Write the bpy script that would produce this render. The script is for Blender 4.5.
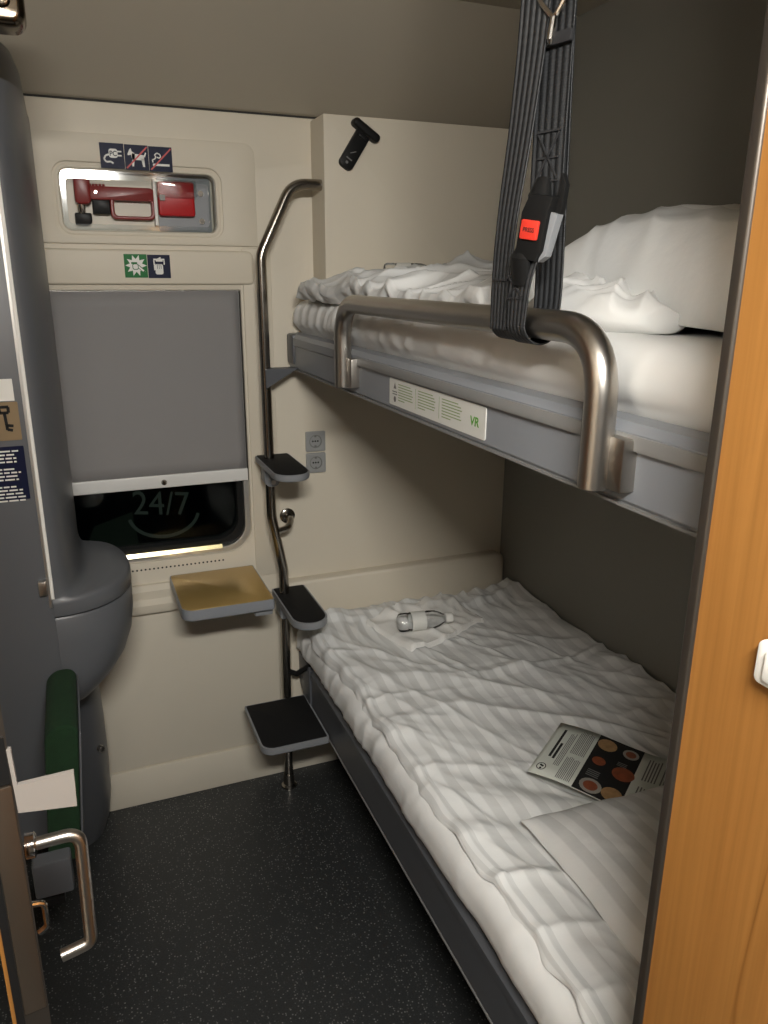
import bpy, bmesh, math, random
from mathutils import Vector, Matrix, noise
R = math.radians
PI = math.pi
random.seed(7)
for o in list(bpy.data.objects):
    bpy.data.objects.remove(o)
scene = bpy.context.scene
col = scene.collection

# ------------------------------------------------------------------ camera
cam_d = bpy.data.cameras.new('camera')
cam = bpy.data.objects.new('camera', cam_d)
col.objects.link(cam)
cam.location = (0, 0, 1.65)
cam.rotation_euler = (R(72.9), R(-0.3), R(-21.8))
cam_d.sensor_fit = 'VERTICAL'
cam_d.sensor_height = 36.0
cam_d.lens = 770.0 / 1024.0 * 36.0
cam_d.clip_start = 0.02
scene.camera = cam

# ------------------------------------------------------------------ world (night outside) and exposure
world = bpy.data.worlds.new('night')
scene.world = world
world.use_nodes = True
world.node_tree.nodes['Background'].inputs[0].default_value = (0.05, 0.07, 0.10, 1)
world.node_tree.nodes['Background'].inputs[1].default_value = 0.15
scene.view_settings.view_transform = 'Standard'
scene.view_settings.look = 'None'
scene.view_settings.gamma = 1
scene.view_settings.use_curve_mapping = False
scene.view_settings.exposure = 0.0
LAMP_POS = (0.04, -0.26, 2.150)
LAMP_POWER = 228.0      # emission strength of the ceiling lamp's diffuser
LAMP_COL = (1.0, 0.97, 0.91)

# ------------------------------------------------------------------ materials
def mat(name, color, rough=0.5, metal=0.0, bump=0.0, bscale=200.0, var=0.0, vscale=6.0, spec=0.5,
        trans=0.0, emit=None, estr=0.0, stretch=(1, 1, 1), sheen=0.0):
    m = bpy.data.materials.new(name)
    m.use_nodes = True
    nt = m.node_tree
    b = nt.nodes['Principled BSDF']
    b.inputs['Base Color'].default_value = (*color, 1)
    b.inputs['Roughness'].default_value = rough
    b.inputs['Metallic'].default_value = metal
    b.inputs['Specular IOR Level'].default_value = spec
    b.inputs['Transmission Weight'].default_value = trans
    if sheen:
        b.inputs['Sheen Weight'].default_value = sheen
    if emit:
        b.inputs['Emission Color'].default_value = (*emit, 1)
        b.inputs['Emission Strength'].default_value = estr
    tc = nt.nodes.new('ShaderNodeTexCoord')
    mp = nt.nodes.new('ShaderNodeMapping')
    mp.inputs['Scale'].default_value = stretch
    nt.links.new(tc.outputs['Object'], mp.inputs['Vector'])
    if var:
        n = nt.nodes.new('ShaderNodeTexNoise')
        n.inputs['Scale'].default_value = vscale
        n.inputs['Detail'].default_value = 4
        nt.links.new(mp.outputs[0], n.inputs['Vector'])
        mx = nt.nodes.new('ShaderNodeMix'); mx.data_type = 'RGBA'
        mx.inputs[6].default_value = (*[c * (1 - var) for c in color], 1)
        mx.inputs[7].default_value = (*[min(1, c * (1 + var)) for c in color], 1)
        nt.links.new(n.outputs['Fac'], mx.inputs[0])
        nt.links.new(mx.outputs[2], b.inputs['Base Color'])
    if bump:
        n = nt.nodes.new('ShaderNodeTexNoise')
        n.inputs['Scale'].default_value = bscale
        n.inputs['Detail'].default_value = 3
        nt.links.new(mp.outputs[0], n.inputs['Vector'])
        bp = nt.nodes.new('ShaderNodeBump')
        bp.inputs['Strength'].default_value = bump
        bp.inputs['Distance'].default_value = 0.002
        nt.links.new(n.outputs['Fac'], bp.inputs['Height'])
        nt.links.new(bp.outputs[0], b.inputs['Normal'])
    return m

M = {}
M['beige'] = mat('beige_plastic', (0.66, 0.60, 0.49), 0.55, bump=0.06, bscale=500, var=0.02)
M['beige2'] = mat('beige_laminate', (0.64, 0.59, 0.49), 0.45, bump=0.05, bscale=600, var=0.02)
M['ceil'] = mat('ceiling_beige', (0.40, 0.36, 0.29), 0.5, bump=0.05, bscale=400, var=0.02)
M['gap'] = mat('dark_gap', (0.03, 0.028, 0.025), 0.8)
M['gwall'] = mat('grey_wall_laminate', (0.225, 0.218, 0.196), 0.55, bump=0.05, bscale=500, var=0.03)
M['grey'] = mat('blue_grey_plastic', (0.105, 0.111, 0.121), 0.38, bump=0.04, bscale=400, var=0.03)
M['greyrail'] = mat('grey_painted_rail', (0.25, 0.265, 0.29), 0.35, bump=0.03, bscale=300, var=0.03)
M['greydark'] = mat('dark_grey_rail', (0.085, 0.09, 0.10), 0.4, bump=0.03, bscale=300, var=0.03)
M['cast'] = mat('cast_grey_edge', (0.24, 0.25, 0.265), 0.45, bump=0.05, bscale=300)
M['steel'] = mat('brushed_steel', (0.50, 0.47, 0.43), 0.30, 1.0, bump=0.05, bscale=900, stretch=(1, 1, 1))
M['steeldark'] = mat('dark_polished_steel', (0.36, 0.33, 0.29), 0.20, 1.0)
M['chrome'] = mat('chrome', (0.75, 0.72, 0.68), 0.12, 1.0)
M['bronze'] = mat('bronzed_metal', (0.14, 0.115, 0.085), 0.18, 1.0)
M['alu'] = mat('aluminium', (0.62, 0.61, 0.58), 0.38, 1.0)
M['barwhite'] = mat('silver_painted_bar', (0.72, 0.72, 0.70), 0.4, 0.1)
M['profile'] = mat('bronze_edge_profile', (0.13, 0.115, 0.10), 0.38, 0.85)
M['brassplate'] = mat('brown_steel_plate', (0.22, 0.18, 0.14), 0.35, 0.9, bump=0.05, bscale=500)
M['black'] = mat('black_plastic', (0.012, 0.012, 0.012), 0.4, spec=0.15)
M['rubber'] = mat('black_rubber_tread', (0.009, 0.009, 0.0095), 0.7, spec=0.2, bump=0.5, bscale=700)
M['gold'] = mat('golden_brown_table_top', (0.52, 0.35, 0.12), 0.33, 0.6, bump=0.05, bscale=600, var=0.05, vscale=20)
M['blind'] = mat('grey_blind_fabric', (0.25, 0.242, 0.24), 0.75, bump=0.25, bscale=1200, var=0.04, vscale=4)
M['red'] = mat('red_plastic', (0.45, 0.012, 0.015), 0.3)
M['darkred'] = mat('dark_red_plastic', (0.20, 0.016, 0.014), 0.35)
M['pressred'] = mat('button_red', (0.80, 0.05, 0.03), 0.4)
M['navy'] = mat('navy_print', (0.007, 0.010, 0.035), 0.45, spec=0.15)
M['signgreen'] = mat('green_print', (0.02, 0.16, 0.045), 0.45, spec=0.15)
M['white'] = mat('white_print', (0.78, 0.77, 0.73), 0.5)
M['slash'] = mat('red_print', (0.55, 0.07, 0.07), 0.5)
M['signbrown'] = mat('brown_metal_sign', (0.25, 0.18, 0.10), 0.5, 0.3)
M['label'] = mat('pale_label', (0.70, 0.70, 0.66), 0.5)
M['labelgreen'] = mat('label_green_ink', (0.28, 0.36, 0.18), 0.6)
M['logogreen'] = mat('logo_green_ink', (0.10, 0.33, 0.03), 0.6)
M['inkgrey'] = mat('grey_ink', (0.16, 0.16, 0.155), 0.6)
M['ink'] = mat('black_ink', (0.02, 0.02, 0.02), 0.6, spec=0.15)
M['paper'] = mat('leaflet_paper', (0.66, 0.69, 0.63), 0.6)
M['food1'] = mat('food_print_red', (0.26, 0.07, 0.03), 0.5, var=0.5, vscale=80)
M['food2'] = mat('food_print_tan', (0.40, 0.24, 0.11), 0.5, var=0.5, vscale=80)
M['plate'] = mat('plate_print', (0.35, 0.33, 0.29), 0.5, var=0.2, vscale=60)
M['green'] = mat('green_upholstery', (0.005, 0.030, 0.008), 0.95, bump=0.8, bscale=500, var=0.35, vscale=60)
M['pale'] = mat('pale_plastic', (0.27, 0.25, 0.23), 0.5)
M['webbing_back'] = mat('webbing_stitch', (0.02, 0.02, 0.022), 0.8)
M['striprail'] = mat('grey_guide_strip', (0.30, 0.30, 0.295), 0.4, 0.3)
M['sillglint'] = mat('sill_glint', (0.55, 0.49, 0.28), 0.26, 1.0)  # gold tint of the lamp's highlight put into the metal colour
M['sink'] = mat('socket_grey', (0.30, 0.305, 0.30), 0.45)
M['towel'] = mat('white_towel', (0.78, 0.77, 0.74), 0.9, bump=0.3, bscale=900)
M['nightsign'] = mat('lit_sign_letters', (0.1, 0.1, 0.1), 0.5, emit=(0.75, 0.9, 0.75), estr=0.022)
M['paneglow'] = mat('pane_reflection_glow', (0.03, 0.04, 0.03), 0.5, emit=(0.5, 0.7, 0.5), estr=0.006)  # weak glow imitating a reflection in the window glass
M['outdark'] = mat('night_ground', (0.02, 0.02, 0.02), 0.9)
M['diffuser'] = mat('lamp_diffuser', (0.9, 0.9, 0.9), 0.5, emit=LAMP_COL, estr=LAMP_POWER)

def glass_mat(name, color, rough, alpha_mix, ior=1.5):
    m = bpy.data.materials.new(name); m.use_nodes = True
    nt = m.node_tree; nt.nodes.clear()
    out = nt.nodes.new('ShaderNodeOutputMaterial')
    tr = nt.nodes.new('ShaderNodeBsdfTransparent'); tr.inputs[0].default_value = (*color, 1)
    gl = nt.nodes.new('ShaderNodeBsdfGlossy'); gl.inputs['Roughness'].default_value = rough
    fr = nt.nodes.new('ShaderNodeFresnel'); fr.inputs[0].default_value = ior
    ad = nt.nodes.new('ShaderNodeMath'); ad.operation = 'MULTIPLY_ADD'
    ad.inputs[1].default_value = 1.0; ad.inputs[2].default_value = alpha_mix
    mx = nt.nodes.new('ShaderNodeMixShader')
    nt.links.new(fr.outputs[0], ad.inputs[0])
    nt.links.new(ad.outputs[0], mx.inputs[0]); nt.links.new(tr.outputs[0], mx.inputs[1])
    nt.links.new(gl.outputs[0], mx.inputs[2]); nt.links.new(mx.outputs[0], out.inputs[0])
    return m
M['glass'] = glass_mat('window_glass', (0.75, 0.82, 0.78), 0.0, 0.0, 1.22)
M['clear'] = glass_mat('clear_plastic', (0.93, 0.95, 0.95), 0.08, 0.06)
M['pet'] = glass_mat('bottle_plastic', (0.97, 0.98, 0.99), 0.06, 0.06, 1.22)
def dielectric(name, color, rough, ior):
    m = mat(name, color, rough, trans=1.0)
    m.node_tree.nodes['Principled BSDF'].inputs['IOR'].default_value = ior
    return m

def floor_mat():
    m = bpy.data.materials.new('speckled_vinyl'); m.use_nodes = True
    nt = m.node_tree; b = nt.nodes['Principled BSDF']
    tc = nt.nodes.new('ShaderNodeTexCoord')
    v = nt.nodes.new('ShaderNodeTexVoronoi'); v.inputs['Scale'].default_value = 150
    v.inputs['Randomness'].default_value = 1
    cr = nt.nodes.new('ShaderNodeValToRGB')
    cr.color_ramp.elements[0].position = 0.20; cr.color_ramp.elements[0].color = (1, 1, 1, 1)
    cr.color_ramp.elements[1].position = 0.34; cr.color_ramp.elements[1].color = (0, 0, 0, 1)
    rnd = nt.nodes.new('ShaderNodeValToRGB')
    rnd.color_ramp.elements[0].position = 0.35; rnd.color_ramp.elements[1].position = 0.8
    sep = nt.nodes.new('ShaderNodeSeparateColor')
    mul = nt.nodes.new('ShaderNodeMath'); mul.operation = 'MULTIPLY'
    n = nt.nodes.new('ShaderNodeTexNoise'); n.inputs['Scale'].default_value = 260; n.inputs['Detail'].default_value = 3
    base = nt.nodes.new('ShaderNodeMix'); base.data_type = 'RGBA'
    base.inputs[6].default_value = (0.010, 0.011, 0.0115, 1); base.inputs[7].default_value = (0.046, 0.049, 0.050, 1)
    mx = nt.nodes.new('ShaderNodeMix'); mx.data_type = 'RGBA'
    mx.inputs[7].default_value = (0.21, 0.215, 0.205, 1)
    L = nt.links.new
    L(tc.outputs['Object'], v.inputs['Vector']); L(tc.outputs['Object'], n.inputs['Vector'])
    L(v.outputs['Distance'], cr.inputs[0]); L(v.outputs['Color'], sep.inputs[0]); L(sep.outputs[0], rnd.inputs[0])
    L(cr.outputs[0], mul.inputs[0]); L(rnd.outputs[0], mul.inputs[1])
    L(n.outputs['Fac'], base.inputs[0]); L(base.outputs[2], mx.inputs[6]); L(mul.outputs[0], mx.inputs[0])
    L(mx.outputs[2], b.inputs['Base Color'])
    b.inputs['Roughness'].default_value = 0.42
    bp = nt.nodes.new('ShaderNodeBump'); bp.inputs['Strength'].default_value = 0.25; bp.inputs['Distance'].default_value = 0.001
    L(n.outputs['Fac'], bp.inputs['Height']); L(bp.outputs[0], b.inputs['Normal'])
    return m
M['floor'] = floor_mat()

def wood_mat():
    m = bpy.data.materials.new('honey_wood_laminate'); m.use_nodes = True
    nt = m.node_tree; b = nt.nodes['Principled BSDF']; L = nt.links.new
    tc = nt.nodes.new('ShaderNodeTexCoord')
    mp = nt.nodes.new('ShaderNodeMapping'); mp.inputs['Scale'].default_value = (1, 1, 0.16)
    L(tc.outputs['Object'], mp.inputs[0])
    # cathedral grain: contour lines of a stretched noise field
    n = nt.nodes.new('ShaderNodeTexNoise'); n.inputs['Scale'].default_value = 5.0; n.inputs['Detail'].default_value = 1.5
    L(mp.outputs[0], n.inputs['Vector'])
    w = nt.nodes.new('ShaderNodeMath'); w.operation = 'MULTIPLY'; w.inputs[1].default_value = 9
    fr = nt.nodes.new('ShaderNodeMath'); fr.operation = 'PINGPONG'; fr.inputs[1].default_value = 0.5
    L(n.outputs['Fac'], w.inputs[0]); L(w.outputs[0], fr.inputs[0])
    cr = nt.nodes.new('ShaderNodeValToRGB')
    e = cr.color_ramp.elements
    e[0].position = 0.0; e[0].color = (0.250, 0.102, 0.022, 1)
    e[1].position = 0.035; e[1].color = (0.335, 0.148, 0.034, 1)
    x = e.new(0.10); x.color = (0.365, 0.165, 0.040, 1)
    x = e.new(0.5); x.color = (0.345, 0.152, 0.036, 1)
    L(fr.outputs[0], cr.inputs[0])
    mp2 = nt.nodes.new('ShaderNodeMapping'); mp2.inputs['Scale'].default_value = (1, 1, 0.02)
    L(tc.outputs['Object'], mp2.inputs[0])
    n2 = nt.nodes.new('ShaderNodeTexNoise'); n2.inputs['Scale'].default_value = 160; n2.inputs['Detail'].default_value = 4
    L(mp2.outputs[0], n2.inputs['Vector'])
    cr2 = nt.nodes.new('ShaderNodeValToRGB')
    cr2.color_ramp.elements[0].position = 0.3; cr2.color_ramp.elements[0].color = (0.80, 0.78, 0.74, 1)
    cr2.color_ramp.elements[1].position = 0.7; cr2.color_ramp.elements[1].color = (1, 1, 1, 1)
    L(n2.outputs['Fac'], cr2.inputs[0])
    mx = nt.nodes.new('ShaderNodeMix'); mx.data_type = 'RGBA'; mx.blend_type = 'MULTIPLY'; mx.inputs[0].default_value = 1
    L(cr.outputs[0], mx.inputs[6]); L(cr2.outputs[0], mx.inputs[7]); L(mx.outputs[2], b.inputs['Base Color'])
    b.inputs['Roughness'].default_value = 0.42
    return m
M['wood'] = wood_mat()

def stripe_mat(name, period, base=(0.79, 0.795, 0.785), dark=(0.665, 0.67, 0.66), duty=0.5):
    # satin-striped cotton: stripes run along V, coordinates in metres from the UV map
    m = bpy.data.materials.new(name); m.use_nodes = True
    nt = m.node_tree; b = nt.nodes['Principled BSDF']; L = nt.links.new
    uv = nt.nodes.new('ShaderNodeUVMap'); uv.uv_map = 'cloth'
    sp = nt.nodes.new('ShaderNodeSeparateXYZ'); L(uv.outputs[0], sp.inputs[0])
    mu = nt.nodes.new('ShaderNodeMath'); mu.operation = 'MULTIPLY'; mu.inputs[1].default_value = 1.0 / period
    fr = nt.nodes.new('ShaderNodeMath'); fr.operation = 'FRACT'
    L(sp.outputs[0], mu.inputs[0]); L(mu.outputs[0], fr.inputs[0])
    cr = nt.nodes.new('ShaderNodeValToRGB')
    e = cr.color_ramp.elements
    e[0].position = duty - 0.04; e[0].color = (0, 0, 0, 1); e[1].position = duty + 0.04; e[1].color = (1, 1, 1, 1)
    L(fr.outputs[0], cr.inputs[0])
    mx = nt.nodes.new('ShaderNodeMix'); mx.data_type = 'RGBA'
    mx.inputs[6].default_value = (*base, 1); mx.inputs[7].default_value = (*dark, 1)
    L(cr.outputs[0], mx.inputs[0]); L(mx.outputs[2], b.inputs['Base Color'])
    rr = nt.nodes.new('ShaderNodeMath'); rr.operation = 'MULTIPLY_ADD'; rr.inputs[1].default_value = -0.25; rr.inputs[2].default_value = 0.8
    L(cr.outputs[0], rr.inputs[0]); L(rr.outputs[0], b.inputs['Roughness'])
    n = nt.nodes.new('ShaderNodeTexNoise'); n.inputs['Scale'].default_value = 28; n.inputs['Detail'].default_value = 5
    tc = nt.nodes.new('ShaderNodeTexCoord'); L(tc.outputs['Object'], n.inputs['Vector'])
    bp = nt.nodes.new('ShaderNodeBump'); bp.inputs['Strength'].default_value = 0.35; bp.inputs['Distance'].default_value = 0.004
    L(n.outputs['Fac'], bp.inputs['Height']); L(bp.outputs[0], b.inputs['Normal'])
    return m
M['stripe'] = stripe_mat('satin_stripe_cotton', 0.044)
M['pstripe'] = stripe_mat('satin_stripe_pillowcase', 0.11, (0.79, 0.795, 0.785), (0.62, 0.625, 0.615))
M['sheet'] = mat('white_sheet', (0.79, 0.79, 0.775), 0.75, bump=0.5, bscale=30)

def webbing_mat():
    m = bpy.data.materials.new('grey_webbing'); m.use_nodes = True
    nt = m.node_tree; b = nt.nodes['Principled BSDF']; L = nt.links.new
    uv = nt.nodes.new('ShaderNodeUVMap'); uv.uv_map = 'cloth'
    sp = nt.nodes.new('ShaderNodeSeparateXYZ'); L(uv.outputs[0], sp.inputs[0])
    mu = nt.nodes.new('ShaderNodeMath'); mu.operation = 'MULTIPLY'; mu.inputs[1].default_value = 2 * PI * 5
    si = nt.nodes.new('ShaderNodeMath'); si.operation = 'SINE'
    L(sp.outputs[0], mu.inputs[0]); L(mu.outputs[0], si.inputs[0])
    mr = nt.nodes.new('ShaderNodeMapRange'); mr.inputs[1].default_value = -1
    L(si.outputs[0], mr.inputs[0])
    w = nt.nodes.new('ShaderNodeMath'); w.operation = 'MULTIPLY'; w.inputs[1].default_value = 2 * PI * 260
    s2 = nt.nodes.new('ShaderNodeMath'); s2.operation = 'SINE'
    L(sp.outputs[1], w.inputs[0]); L(w.outputs[0], s2.inputs[0])
    ad = nt.nodes.new('ShaderNodeMath'); ad.operation = 'MULTIPLY_ADD'; ad.inputs[1].default_value = 0.12
    L(s2.outputs[0], ad.inputs[0]); L(mr.outputs[0], ad.inputs[2])
    mx = nt.nodes.new('ShaderNodeMix'); mx.data_type = 'RGBA'
    mx.inputs[6].default_value = (0.009, 0.0095, 0.0105, 1); mx.inputs[7].default_value = (0.036, 0.038, 0.041, 1)
    L(ad.outputs[0], mx.inputs[0]); L(mx.outputs[2], b.inputs['Base Color'])
    b.inputs['Roughness'].default_value = 0.5
    bp = nt.nodes.new('ShaderNodeBump'); bp.inputs['Strength'].default_value = 0.5; bp.inputs['Distance'].default_value = 0.002
    L(ad.outputs[0], bp.inputs['Height']); L(bp.outputs[0], b.inputs['Normal'])
    return m
M['webbing'] = webbing_mat()

# ------------------------------------------------------------------ mesh helpers
def finish(name, bm, m, parent=None, smooth=35, uv=False):
    me = bpy.data.meshes.new(name)
    bmesh.ops.recalc_face_normals(bm, faces=bm.faces)
    bm.to_mesh(me); bm.free()
    return link(name, me, m, parent, smooth)

def link(name, me, m, parent=None, smooth=35):
    me.materials.append(M[m] if isinstance(m, str) else m)
    if smooth:
        me.polygons.foreach_set('use_smooth', [True] * len(me.polygons))
        me.set_sharp_from_angle(angle=R(smooth))
    o = bpy.data.objects.new(name, me)
    col.objects.link(o)
    if parent is not None:
        o.parent = parent
        o.matrix_parent_inverse = parent_world(parent).inverted()
    return o

def parent_world(p):
    mt = p.matrix_basis.copy()
    q = p
    while q.parent is not None:
        mt = q.parent.matrix_basis @ q.matrix_parent_inverse @ mt
        q = q.parent
    return mt

def empty(name, loc=(0, 0, 0)):
    o = bpy.data.objects.new(name, None)
    o.empty_display_size = 0.05
    o.location = loc
    col.objects.link(o)
    return o

def tag(o, label, cat, group=None):
    o['label'] = label; o['category'] = cat
    if group: o['group'] = group
    return o

def thing(name, loc, label, cat, group=None):
    return tag(empty(name, loc), label, cat, group)

def struct(o):
    o['kind'] = 'structure'
    return o

def box_bm(x0, x1, y0, y1, z0, z1, bev=0.0, seg=2, bm=None):
    own = bm is None
    if own: bm = bmesh.new()
    vs = [bm.verts.new((x, y, z)) for x in (x0, x1) for y in (y0, y1) for z in (z0, z1)]
    f = [(0, 1, 3, 2), (4, 6, 7, 5), (0, 4, 5, 1), (2, 3, 7, 6), (0, 2, 6, 4), (1, 5, 7, 3)]
    fs = [bm.faces.new([vs[i] for i in q]) for q in f]
    if bev:
        es = list({e for q in fs for e in q.edges})
        bmesh.ops.bevel(bm, geom=es, offset=bev, segments=seg, profile=0.5, affect='EDGES')
    return bm

def box(name, b, m, parent=None, bev=0.0, seg=2):
    return finish(name, box_bm(*b, bev=bev, seg=seg), m, parent)

def rrect(x0, x1, y0, y1, r, n=5):
    """rounded rectangle, r a number or four radii (x0y0, x1y0, x1y1, x0y1)"""
    rs = r if isinstance(r, (tuple, list)) else (r,) * 4
    out = []
    for (cx, cy, sx, sy, a), q in zip(((x0, y0, 1, 1, 180), (x1, y0, -1, 1, 270), (x1, y1, -1, -1, 0), (x0, y1, 1, -1, 90)), rs):
        if q <= 1e-6:
            out.append((cx, cy)); continue
        for i in range(n + 1):
            t = R(a + 90 * i / n)
            out.append((cx + sx * q + q * math.cos(t), cy + sy * q + q * math.sin(t)))
    return out

def prism_bm(outline, holes, d0, d1, frame, bev=0.0, seg=2):
    """extrude a 2-D outline with holes; frame(u, v, d) -> xyz"""
    bm = bmesh.new()
    es = []
    for lp in [outline] + list(holes):
        vs = [bm.verts.new((u, v, 0)) for u, v in lp]
        es += [bm.edges.new((vs[i], vs[(i + 1) % len(vs)])) for i in range(len(vs))]
    if holes:
        bmesh.ops.triangle_fill(bm, use_beauty=True, use_dissolve=False, edges=es)
    else:
        bm.faces.new([v for v in bm.verts])
    r = bmesh.ops.extrude_face_region(bm, geom=list(bm.faces))
    top = [g for g in r['geom'] if isinstance(g, bmesh.types.BMVert)]
    for v in top: v.co.z = 1
    tops = set(top)
    if bev:
        e = [e for e in bm.edges if e.verts[0] in tops and e.verts[1] in tops and any(not all(v in tops for v in f.verts) for f in e.link_faces)]
    for v in bm.verts:
        v.co = Vector(frame(v.co.x, v.co.y, d1 if v.co.z > 0.5 else d0))
    bmesh.ops.recalc_face_normals(bm, faces=bm.faces)
    if bev:
        bmesh.ops.bevel(bm, geom=e, offset=bev, segments=seg, profile=0.5, affect='EDGES', clamp_overlap=True)
    return bm

def XZ(u, v, d): return (u, d, v)      # plate standing in a wall facing -y (d = y)
def XY(u, v, d): return (u, v, d)      # horizontal plate (d = z)
def YZ(u, v, d): return (d, u, v)      # plate facing +-x (d = x)

def fillet(pts, rad, n=7):
    pts = [Vector(p) for p in pts]
    out = [pts[0]]
    for i in range(1, len(pts) - 1):
        a, b, c = pts[i - 1], pts[i], pts[i + 1]
        r = rad[i - 1] if isinstance(rad, (list, tuple)) else rad
        d1 = (a - b).normalized(); d2 = (c - b).normalized()
        ang = d1.angle(d2)
        if r <= 0 or ang > PI - 0.02:
            out.append(b); continue
        t = min(r / math.tan(ang / 2), (a - b).length * 0.49, (c - b).length * 0.49)
        p, q = b + d1 * t, b + d2 * t
        for k in range(n + 1):
            s = k / n
            out.append((1 - s) ** 2 * p + 2 * s * (1 - s) * b + s * s * q)
    out.append(pts[-1])
    return out

def tube_bm(pts, r, n=16, bm=None, caps=True, squash=None):
    own = bm is None
    if own: bm = bmesh.new()
    pts = [Vector(p) for p in pts]
    T = []
    for i in range(len(pts)):
        a = pts[max(0, i - 1)]; b = pts[min(len(pts) - 1, i + 1)]
        T.append((b - a).normalized())
    up = Vector((0, 0, 1)) if abs(T[0].z) < 0.9 else Vector((1, 0, 0))
    nrm = (up - T[0] * up.dot(T[0])).normalized()
    rings = []
    for i, p in enumerate(pts):
        if i:
            q = T[i - 1].rotation_difference(T[i]); nrm = q @ nrm
            nrm = (nrm - T[i] * nrm.dot(T[i])).normalized()
        bn = T[i].cross(nrm)
        rr = r[i] if isinstance(r, (list, tuple)) else r
        s = squash or (1, 1)
        rings.append([bm.verts.new(p + (nrm * math.cos(2 * PI * k / n) * s[0] + bn * math.sin(2 * PI * k / n) * s[1]) * rr) for k in range(n)])
    for a, b in zip(rings, rings[1:]):
        for k in range(n):
            bm.faces.new((a[k], a[(k + 1) % n], b[(k + 1) % n], b[k]))
    if caps:
        bm.faces.new(rings[0]); bm.faces.new(rings[-1])
    return bm

def cyl_bm(p, axis, r, h, n=20, bev=0.0, bm=None):
    a = Vector(axis).normalized(); p = Vector(p)
    if bev:
        return tube_bm([p, p + a * 1e-5, p + a * bev, p + a * (h - bev), p + a * (h - 1e-5), p + a * h], [r - bev, r - bev, r, r, r - bev, r - bev], n, bm)
    return tube_bm([p, p + a * h], r, n, bm)

def lathe_bm(p, axis, prof, n=24):
    """prof: (height along axis, radius)"""
    a = Vector(axis).normalized(); p = Vector(p)
    return tube_bm_fixed([p + a * h for h, r in prof], [r for h, r in prof], a, n)

def tube_bm_fixed(pts, rs, a, n):
    bm = bmesh.new()
    up = Vector((0, 0, 1)) if abs(a.z) < 0.9 else Vector((1, 0, 0))
    u = (up - a * up.dot(a)).normalized(); w = a.cross(u)
    rings = [[bm.verts.new(p + (u * math.cos(2 * PI * k / n) + w * math.sin(2 * PI * k / n)) * max(r, 1e-5)) for k in range(n)] for p, r in zip(pts, rs)]
    for c, d in zip(rings, rings[1:]):
        for k in range(n):
            bm.faces.new((c[k], c[(k + 1) % n], d[(k + 1) % n], d[k]))
    bm.faces.new(rings[0]); bm.faces.new(rings[-1])
    return bm

def loft_bm(loops, cap=True):
    bm = bmesh.new()
    rings = [[bm.verts.new(p) for p in lp] for lp in loops]
    n = len(rings[0])
    for a, b in zip(rings, rings[1:]):
        for k in range(n):
            bm.faces.new((a[k], a[(k + 1) % n], b[(k + 1) % n], b[k]))
    if cap:
        bm.faces.new(rings[0]); bm.faces.new(rings[-1])
    return bm

def grid_mesh(name, nu, nv, fn, uvfn, closed_u=False):
    """fn(i/nu, j/nv) -> xyz; uvfn -> metres on the cloth"""
    vs = []; uvs = []
    nuv = nu if closed_u else nu + 1
    for j in range(nv + 1):
        for i in range(nuv):
            vs.append(fn(i / nu, j / nv))
    fs = []
    fuv = []
    for j in range(nv):
        for i in range(nu):
            a = j * nuv + i; b = j * nuv + (i + 1) % nuv
            fs.append((a, b, b + nuv, a + nuv))
            fuv += [uvfn(i / nu, j / nv), uvfn((i + 1) / nu, j / nv), uvfn((i + 1) / nu, (j + 1) / nv), uvfn(i / nu, (j + 1) / nv)]
    me = bpy.data.meshes.new(name)
    me.from_pydata(vs, [], fs)
    ul = me.uv_layers.new(name='cloth')
    ul.data.foreach_set('uv', [c for q in fuv for c in q])
    return me

def text_mesh(name, s, size, frame, m, parent, depth=0.0003, align='LEFT', bold=False):
    cu = bpy.data.curves.new('txt', 'FONT')
    cu.body = s; cu.size = size; cu.align_x = align; cu.extrude = depth
    if bold: cu.offset = size * 0.02
    t = bpy.data.objects.new('txt', cu)
    col.objects.link(t)
    dg = bpy.context.evaluated_depsgraph_get()
    me = bpy.data.meshes.new_from_object(t.evaluated_get(dg))
    bpy.data.objects.remove(t); bpy.data.curves.remove(cu)
    me.name = name
    for v in me.vertices:
        v.co = Vector(frame(v.co.x, v.co.y, v.co.z))
    return link(name, me, m, parent, 0)

def polys(name, loops, frame, d0, d1, m, parent):
    """several flat prisms of one print, one mesh"""
    bm = bmesh.new()
    for lp in loops:
        a = [bm.verts.new(frame(u, v, d0)) for u, v in lp]
        b = [bm.verts.new(frame(u, v, d1)) for u, v in lp]
        bm.faces.new(a); bm.faces.new(b[::-1])
        for k in range(len(lp)):
            bm.faces.new((a[k], a[(k + 1) % len(lp)], b[(k + 1) % len(lp)], b[k]))
    return finish(name, bm, m, parent, 0)

def bar2(x0, y0, x1, y1, w):
    d = Vector((x1 - x0, y1 - y0)); d.normalize(); n = Vector((-d.y, d.x)) * w / 2
    return [(x0 + n.x, y0 + n.y), (x0 - n.x, y0 - n.y), (x1 - n.x, y1 - n.y), (x1 + n.x, y1 + n.y)]

def circ(x, y, r, n=14, ry=None):
    return [(x + r * math.cos(2 * PI * k / n), y + (ry or r) * math.sin(2 * PI * k / n)) for k in range(n)]

def nz(x, y, z=0.0): return noise.noise((x, y, z))
def crease(x, y, ang, L, W, seed, sharp=2.4, p=2.0):
    c, s = math.cos(ang), math.sin(ang)
    n = noise.noise(((x * c + y * s) / L, (-x * s + y * c) / W, seed))
    return max(0.0, 1 - abs(n) * sharp) ** p
def smooth(a, b, x):
    t = max(0.0, min(1.0, (x - a) / (b - a)))
    return t * t * (3 - 2 * t)

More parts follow.
